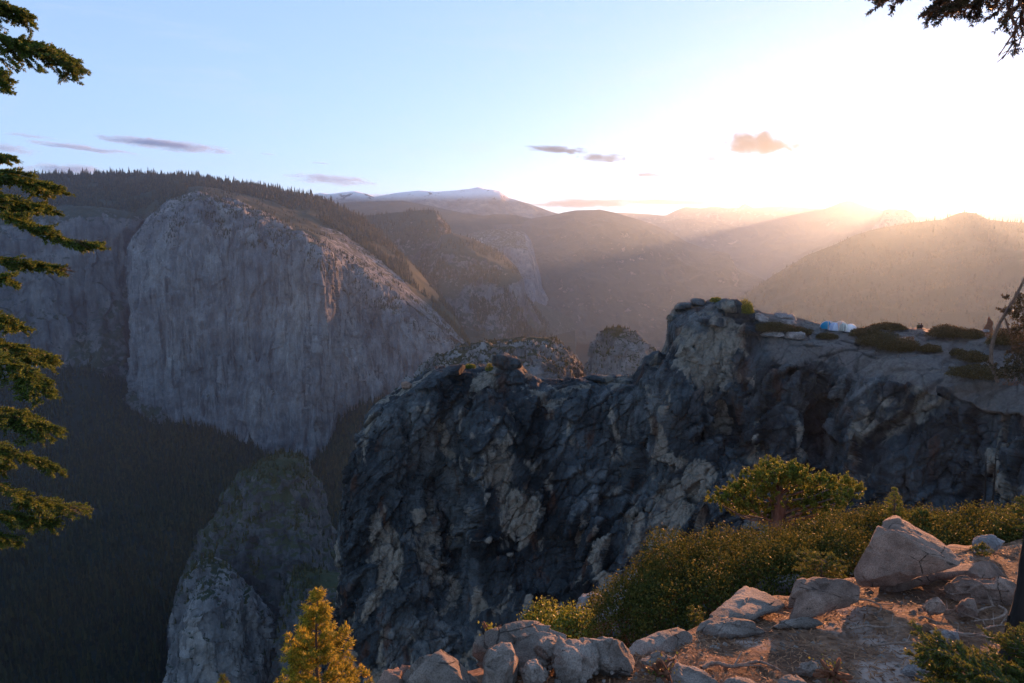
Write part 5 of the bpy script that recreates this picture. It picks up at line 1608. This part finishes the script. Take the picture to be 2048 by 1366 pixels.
def mound(px, py, w_px, h_px, label, mat, seed, dens=420, leaf=0.16, group='shrubs on the camping ledge', dflt=105, name='ledge_shrub', top=False):
    """low cushion shrub sitting on the ledge"""
    p = ledge(px, py, dflt)
    d = math.hypot(p.x, p.y)
    rx_, rz_ = w_px * d / FPX / 2, h_px * d / FPX
    nr = np.random.default_rng(seed)
    t = empty(name, p, label, 'shrub', group)
    area = rx_ * rx_ * 4
    n = int(min(9000, max(900, area * dens)))
    u = nr.normal(size=(n, 3))
    u /= np.linalg.norm(u, axis=1, keepdims=True)
    u[:, 2] = np.abs(u[:, 2])
    lump = 1 + 0.35 * fbm(u * 2.2 + seed, 3, seed)
    c = u * np.array([rx_, rx_ * 0.75, rz_]) * (nr.random(n) ** 0.25 * lump)[:, None]
    dv = nr.normal(size=(n, 3)) * 0.7 + np.array([0, 0, 0.5])
    dv /= np.linalg.norm(dv, axis=1, keepdims=True)
    s = np.cross(dv, nr.normal(size=(n, 3)))
    s /= np.linalg.norm(s, axis=1, keepdims=True)
    l = leaf * nr.uniform(0.6, 1.3, n)[:, None]
    V = np.stack([c, c + dv * l * 0.5 + s * l * 0.35, c + dv * l, c + dv * l * 0.5 - s * l * 0.35], 1).reshape(-1, 3)
    o = mk('leaves', V, np.arange(n * 4).reshape(n, 4), mat)
    o.parent = t
    st = []
    for k in range(8):
        e = c[nr.integers(0, n)]
        st.append((np.stack([np.array([e[0] * 0.2, e[1] * 0.2, -0.1]), e]), [0.05, 0.01]))
    V, F = tube_mesh(st, 5)
    o = mk('stems', V, F, M_bark)
    o.parent = t
    return t


mound(1777, 655, 60, 9, 'long low mound on the skyline right of the tents', M_mat_shrub, 1)
mound(1735, 672, 60, 14, 'wide dark mound spreading just right of the white tent', M_mat_shrub, 2)
mound(1895, 672, 68, 17, 'biggest rounded mound on the skyline, right of the seated pair', M_mat_shrub, 3)
mound(1946, 676, 40, 14, 'rounded mound between the biggest mound and the broken snag', M_mat_shrub, 4)
mound(2012, 688, 60, 24, 'dark mound right of the broken snag, behind the crooked tree', M_mat_shrub, 5)
mound(1861, 702, 42, 11, 'small oval cushion alone on the bare slab, left of two others', M_mat_shrub, 6)
mound(1918, 710, 30, 11, 'small cushion in the middle of three on the bare slab', M_mat_shrub, 7)
mound(1950, 722, 46, 16, 'rounded green cushion rightmost of three on the bare slab', M_mat_shrub, 8)
mound(1950, 752, 90, 16, 'long flat mat at the near edge of the bare slab', M_mat_shrub, 9)
mound(1800, 700, 70, 24, 'dark reddish bank of brush where the slab meets the cliff top', M_mat_shrub, 10)
mound(1600, 668, 46, 12, 'green mat in the rock step left of the blue tent', M_mat_shrub, 11)
mound(1545, 660, 80, 14, 'long mat below the pile of pale blocks', M_mat_shrub, 12)
mound(1655, 676, 40, 9, 'low green mat under the blue tent', M_mat_shrub, 13)
mound(1760, 690, 80, 22, 'broad dark brush on the cliff top below the tents', M_mat_shrub, 14)
mound(1662, 652, 30, 9, 'brown brush behind the blue tent', M_mat_shrub, 15)
mound(1432, 604, 24, 10, 'spiky golden shrub on top of the knoll', M_juniper, 16, name='ledge_shrub')
mound(1490, 626, 36, 24, 'upright yellow-green bush on the right shoulder of the knoll', M_juniper, 17)
mound(940, 736, 24, 8, 'flat-topped golden bush on the far left outcrop', M_juniper, 18)
mound(979, 742, 16, 16, 'upright golden bush right of the flat-topped one on the outcrop', M_juniper, 19)


# pale blocks on the ledge
def ledge_block(px, py, w_px, h_px, label, seed, mat=M_boulder3, tilt=0.0):
    p = ledge(px, py)
    d = math.hypot(p.x, p.y)
    a = np.linspace(0, 2 * math.pi, 14, endpoint=False)
    r = random.Random(seed)
    pts = [(px + w_px / 2 * (abs(math.cos(t)) ** 0.6 * math.copysign(1, math.cos(t))) * r.uniform(0.9, 1.1), py - h_px / 2 + h_px / 2 * (abs(math.sin(t)) ** 0.7 * math.copysign(1, math.sin(t))) * r.uniform(0.9, 1.1) + tilt * w_px / 2 * math.cos(t)) for t in a]
    return boulder('rock_block', pts, label, mat, w_px * d / FPX * 0.35, d=d, seed=seed, rough=0.07, cat='rock', res=(40, 26), group='pale blocks on the camping ledge')


ledge_block(1572, 640, 50, 13, 'pale flat boulder perched on the skyline left of the tents', 951, tilt=0.22)
ledge_block(1575, 652, 44, 12, 'stacked pale slab directly under the perched flat boulder', 952, tilt=0.1)
ledge_block(1522, 644, 32, 18, 'tilted pale block right of the yellow-green bush', 953, tilt=0.3)
ledge_block(1545, 674, 50, 11, 'long pale slab below the green mat', 954, tilt=-0.1)
ledge_block(1590, 678, 46, 14, 'pale block at the edge below the tents, left side', 955)
ledge_block(1805, 690, 26, 16, 'pale rounded boulder among the reddish brush', 956, M_boulder)
ledge_block(812, 778, 22, 14, 'small square block on the left shoulder of the cliff', 957, M_boulder2, 0.1)
ledge_block(1056, 760, 16, 14, 'orange-lit block hanging on the right of the rounded outcrop', 958, M_boulder2, -0.3)
ledge_block(1970, 664, 18, 5, 'light flat stone at the foot of the broken snag', 959)

for k, (x, y, w_, h_, ti, lab) in enumerate([
        (1368, 618, 52, 13, -0.12, 'thin dark slab jutting left from the crown of the knoll'), (1346, 640, 34, 12, -0.1, 'small dark slab jutting out on the left side of the knoll'),
        (1400, 612, 40, 14, 0.15, 'dark block on the crown of the knoll, left of the spiky shrub'), (1458, 624, 60, 26, 0.2, 'biggest pale rounded block on the crown of the knoll'),
        (1425, 652, 62, 18, 0.1, 'wide slab across the middle of the knoll'), (1500, 668, 56, 16, 0.12, 'slab at the right foot of the knoll under the upright bush'),
        (1312, 730, 44, 26, 0.0, 'angular dark block in the notch left of the knoll'), (1200, 762, 60, 12, 0.05, 'flat dark block on the low crest right of centre'),
        (1010, 738, 60, 30, 0.25, 'rounded dark block at the top of the left outcrop'), (905, 750, 60, 18, -0.15, 'low dark block on the left end of the outcrop')]):
    ledge_block(x, y, w_, h_, lab, 970 + k, M_near, ti)

# crooked thin tree in front of the ledge, right edge
D5 = 91.0
ct = empty('crooked_tree', Pv(1996, 765, D5), 'thin crooked leaning tree in front of the ledge at the right edge', 'tree')
pth = [(1996, 765), (1985, 735), (1982, 715), (1984, 690), (1990, 668), (2000, 645), (2016, 618), (2030, 595), (2044, 568), (2062, 530), (2085, 480)]
tr = curve([P(x, y, D5) for x, y in pth], 50)
V, F = tube_mesh([(tr, np.interp(np.linspace(0, 1, 50), [0, 0.5, 1], [0.2, 0.18, 0.11]))], 8)
part('trunk', V, F, [M_bark], ct)
V, F = tube_mesh([(curve([P(2010, 636, D5), P(2018, 662, D5), P(2026, 685, D5), P(2032, 700, D5)], 12), np.linspace(0.11, 0.03, 12)),
                  (curve([P(2036, 582, D5), P(2040, 610, D5 + 0.5), P(2052, 640, D5 + 0.5)], 12), np.linspace(0.11, 0.03, 12))], 6)
part('limb', V, F, [M_bark], ct)
nr = np.random.default_rng(66)
A, B = [], []
for (x, y, r) in [(2040, 622, 14), (2030, 630, 10), (2048, 640, 16), (2036, 660, 12), (2050, 665, 16), (2030, 672, 8), (2046, 690, 12), (2060, 610, 16), (2062, 650, 16), (2044, 598, 8), (1985, 734, 5), (2012, 598, 4), (2010, 622, 3)]:
    c = P(x, y, D5)
    rm = r * D5 / FPX
    for q in range(int(15 * (r / 10) ** 1.5) + 4):
        s = c + nr.normal(size=3) * rm * np.array([0.6, 0.6, 0.4])
        A.append(s); B.append(s + nr.normal(size=3) * 0.22 + np.array([0, 0, 0.12]))
V, F = blades(np.array(A), np.array(B), 60, 0.24, 0.10, 0.6, nr)
part('crown', V, F, [M_firdark], ct)
ct2 = shrub('brown_bush', [(2040, 730, 24, 34, 91, 1.8), (2020, 752, 22, 16, 90, 1.3)], 'brownish bush at the right edge below the crooked tree', M_firdark, 920, 0.22, 70)

# two thin dead trunks in front of the lower cliff
for (x0, y0, x1, y1, lab) in [(1968, 1045, 1972, 912, 'thin bare dead trunk in front of the cliff, left of two'), (1982, 1040, 1992, 905, 'thin bare dead trunk in front of the cliff, right of two')]:
    b = np.array(hit(x0, y0))
    dk = math.hypot(b[0], b[1]) - 1.0
    b = P(x0, y0, dk)
    e = P(x1, y1, dk)
    loc = Vector([float(t) for t in b])
    paths = [(curve([b, (b + e) / 2 + np.array([0.04, 0, 0]), e], 12), np.linspace(0.12, 0.04, 12))]
    for k in range(5):
        f = 0.4 + 0.12 * k
        q = b + (e - b) * f
        paths.append((np.stack([q, q + np.array([0.5 * (-1) ** k, 0.1, 0.2])]), [0.03, 0.01]))
    V, F = tube_mesh(paths, 6)
    o = mk('dead_tree', V - np.array(loc), F, M_barkdark)
    o.location = loc
    tag(o, lab, 'dead tree')

# single small conifers that stand clear on the hump and the pinnacle
rng = random.Random(4)
cv, cf = conifer_unit(rng, 6, 7)
proto = None
for k, (x, y, d, h) in enumerate([(1128, 700, 880, 9), (1137, 712, 880, 10), (1144, 724, 880, 8), (1150, 735, 880, 9), (1158, 745, 880, 9), (1165, 752, 880, 10), (1120, 688, 880, 6), (1020, 690, 870, 7), (955, 702, 870, 7), (1174, 748, 800, 10), (1180, 742, 800, 8), (1262, 678, 790, 5), (1272, 684, 790, 8), (1280, 692, 790, 8), (1290, 700, 790, 9), (1296, 706, 790, 9), (1302, 712, 790, 8)]):
    p = Pv(x, y, d)
    if proto is None:
        o = proto = mk('conifer', cv, cf, M_conif, False)
    else:
        o = proto.copy()
        COL.objects.link(o)
    o.location = p + Vector((0, 0, -h * 0.35))
    o.scale = (h * 0.9, h * 0.9, h)
    o.rotation_euler[2] = k * 1.3
    tag(o, 'small hazy conifer on the skyline of the hump or pinnacle behind the cliff', 'tree', 'conifers on the hump and pinnacle')


# ------------------------------------------------------------------ clouds, beyond the haze
def cloud(px, py, w_px, h_px, d, label, dens, seed, tilt=0.0, col=(0.9, 0.9, 0.95), thick=0.35):
    col = (0.05, 0.07, 0.10) if px > 1000 else (0.42, 0.55, 0.80)
    dens = dens * (1.6 if px > 1000 else 1.0)
    if px > 1000:
        w_px, h_px = w_px * 1.45, h_px * 1.25
    c = Pv(px, py, d)
    k = d / FPX
    b = NB('cloud_vapour')
    tc = b.n('ShaderNodeTexCoord').outputs['Object']
    ln = b.n('ShaderNodeVectorMath', operation='LENGTH')
    b.l(tc, ln.inputs[0])
    mp = b.n('ShaderNodeMapping')
    mp.inputs['Scale'].default_value = (3.2, 1.2, 1.3)
    mp.inputs['Location'].default_value = (seed * 3.1, seed, 0)
    b.l(tc, mp.inputs[0])
    nz = b.noise(mp.outputs[0], 1.0, 8, 0.66, 0.5)
    f = b.math('ADD', b.math('SUBTRACT', 1.0, ln.outputs['Value']), b.math('MULTIPLY', b.math('SUBTRACT', nz, 0.5), 2.5))
    f = b.step(f, 0.18, 0.75)
    edge = b.step(ln.outputs['Value'], 0.98, 0.75)
    v = b.n('ShaderNodeVolumePrincipled')
    v.inputs['Color'].default_value = (*col, 1)
    v.inputs['Anisotropy'].default_value = 0.1
    b.l(b.math('MULTIPLY', b.math('MULTIPLY', f, edge), dens), v.inputs['Density'])
    b.l(v.outputs[0], b.out.inputs['Volume'])
    bm = __import__('bmesh').new()
    __import__('bmesh').ops.create_icosphere(bm, subdivisions=3, radius=1)
    me = bpy.data.meshes.new('cloud')
    bm.to_mesh(me)
    bm.free()
    me.materials.append(b.m)
    o = bpy.data.objects.new('cloud', me)
    COL.objects.link(o)
    o.location = c
    o.scale = (w_px / 2 * k, w_px / 2 * k * thick, h_px / 2 * k)
    o.rotation_euler = (0, tilt, -math.atan2(c.x, c.y))
    return tag(o, label, 'cloud')


cloud(1518, 288, 135, 44, 24000, 'dark rounded cloud left of the bright sun glow, largest on that side', 0.0035, 1, 0.06)
cloud(1424, 318, 60, 22, 24000, 'small ragged cloud below left of the dark rounded cloud', 0.0018, 2, 0.1)
cloud(1520, 331, 46, 13, 24000, 'small flat cloud directly under the dark rounded cloud', 0.003, 3)
cloud(1205, 316, 90, 20, 24000, 'thin brownish cloud right of centre above the far ranges', 0.0022, 4, 0.05)
cloud(1297, 350, 56, 10, 24000, 'tiny streak of cloud just above the far ranges', 0.003, 5, 0.03)
cloud(330, 289, 260, 24, 24000, 'longest blue-grey lens-shaped cloud above the wooded plateau', 0.0028, 6, 0.07)
cloud(165, 296, 200, 12, 24000, 'thin blue-grey streak left of the lens-shaped cloud', 0.0022, 7, 0.08)
cloud(15, 298, 110, 22, 24000, 'grey cloud at the left edge of the sky', 0.0022, 8, 0.1)
cloud(135, 339, 200, 26, 24000, 'low lavender cloud bank behind the wooded skyline at the left', 0.0022, 9, 0.02)
cloud(665, 360, 230, 26, 24000, 'streaky grey cloud over the snowy mountain', 0.0016, 10, 0.07)
cloud(536, 308, 44, 7, 24000, 'tiny dark cloud fleck between the lens cloud and the streaky one', 0.002, 11, 0.05)
cloud(1170, 407, 200, 22, 26000, 'long grey cloud band lying on the horizon right of the snowy mountain', 0.0016, 12, 0.02)
cloud(1340, 404, 240, 14, 26000, 'thin cloud band over the pink far range', 0.0014, 13, 0.02)

for x, y, w_, h_, ti, lab in [(1466, 322, 40, 9, 0.05, 'faint cloud wisp left of the small flat cloud'), (1440, 352, 70, 8, 0.03, 'thin cloud thread low above the far ranges, left of the sun'),
                              (640, 326, 60, 5, 0.06, 'tiny grey thread high over the wooded skyline'), (780, 392, 150, 10, 0.02, 'low cloud thread just over the snowy mountain'), (1120, 300, 120, 14, 0.08, 'pale ragged cloud left of the brownish streak'),
                              (60, 272, 90, 8, 0.06, 'thin streak above the grey cloud at the left edge')]:
    cloud(x, y, w_, h_, 24000, lab, 0.0022, int(x), ti)

# ------------------------------------------------------------------ haze
hz = NB('valley_haze')
v = hz.n('ShaderNodeVolumePrincipled')
v.inputs['Color'].default_value = (0.46, 0.66, 1.0, 1)
v.inputs['Density'].default_value = HAZE_DENSITY
v.inputs['Anisotropy'].default_value = 0.66
hz.l(v.outputs[0], hz.out.inputs['Volume'])
x0, x1, y0, y1, z0, z1 = -18000, 18000, -600, 19500, -1250, 900
V = [(x, y, z) for z in (z0, z1) for y in (y0, y1) for x in (x0, x1)]
F = [(0, 2, 3, 1), (4, 5, 7, 6), (0, 1, 5, 4), (2, 6, 7, 3), (0, 4, 6, 2), (1, 3, 7, 5)]
haze = mk('haze', V, F, hz.m, False)
tag(haze, 'morning haze filling the valley and fading the far mountains', 'haze', None, 'stuff')
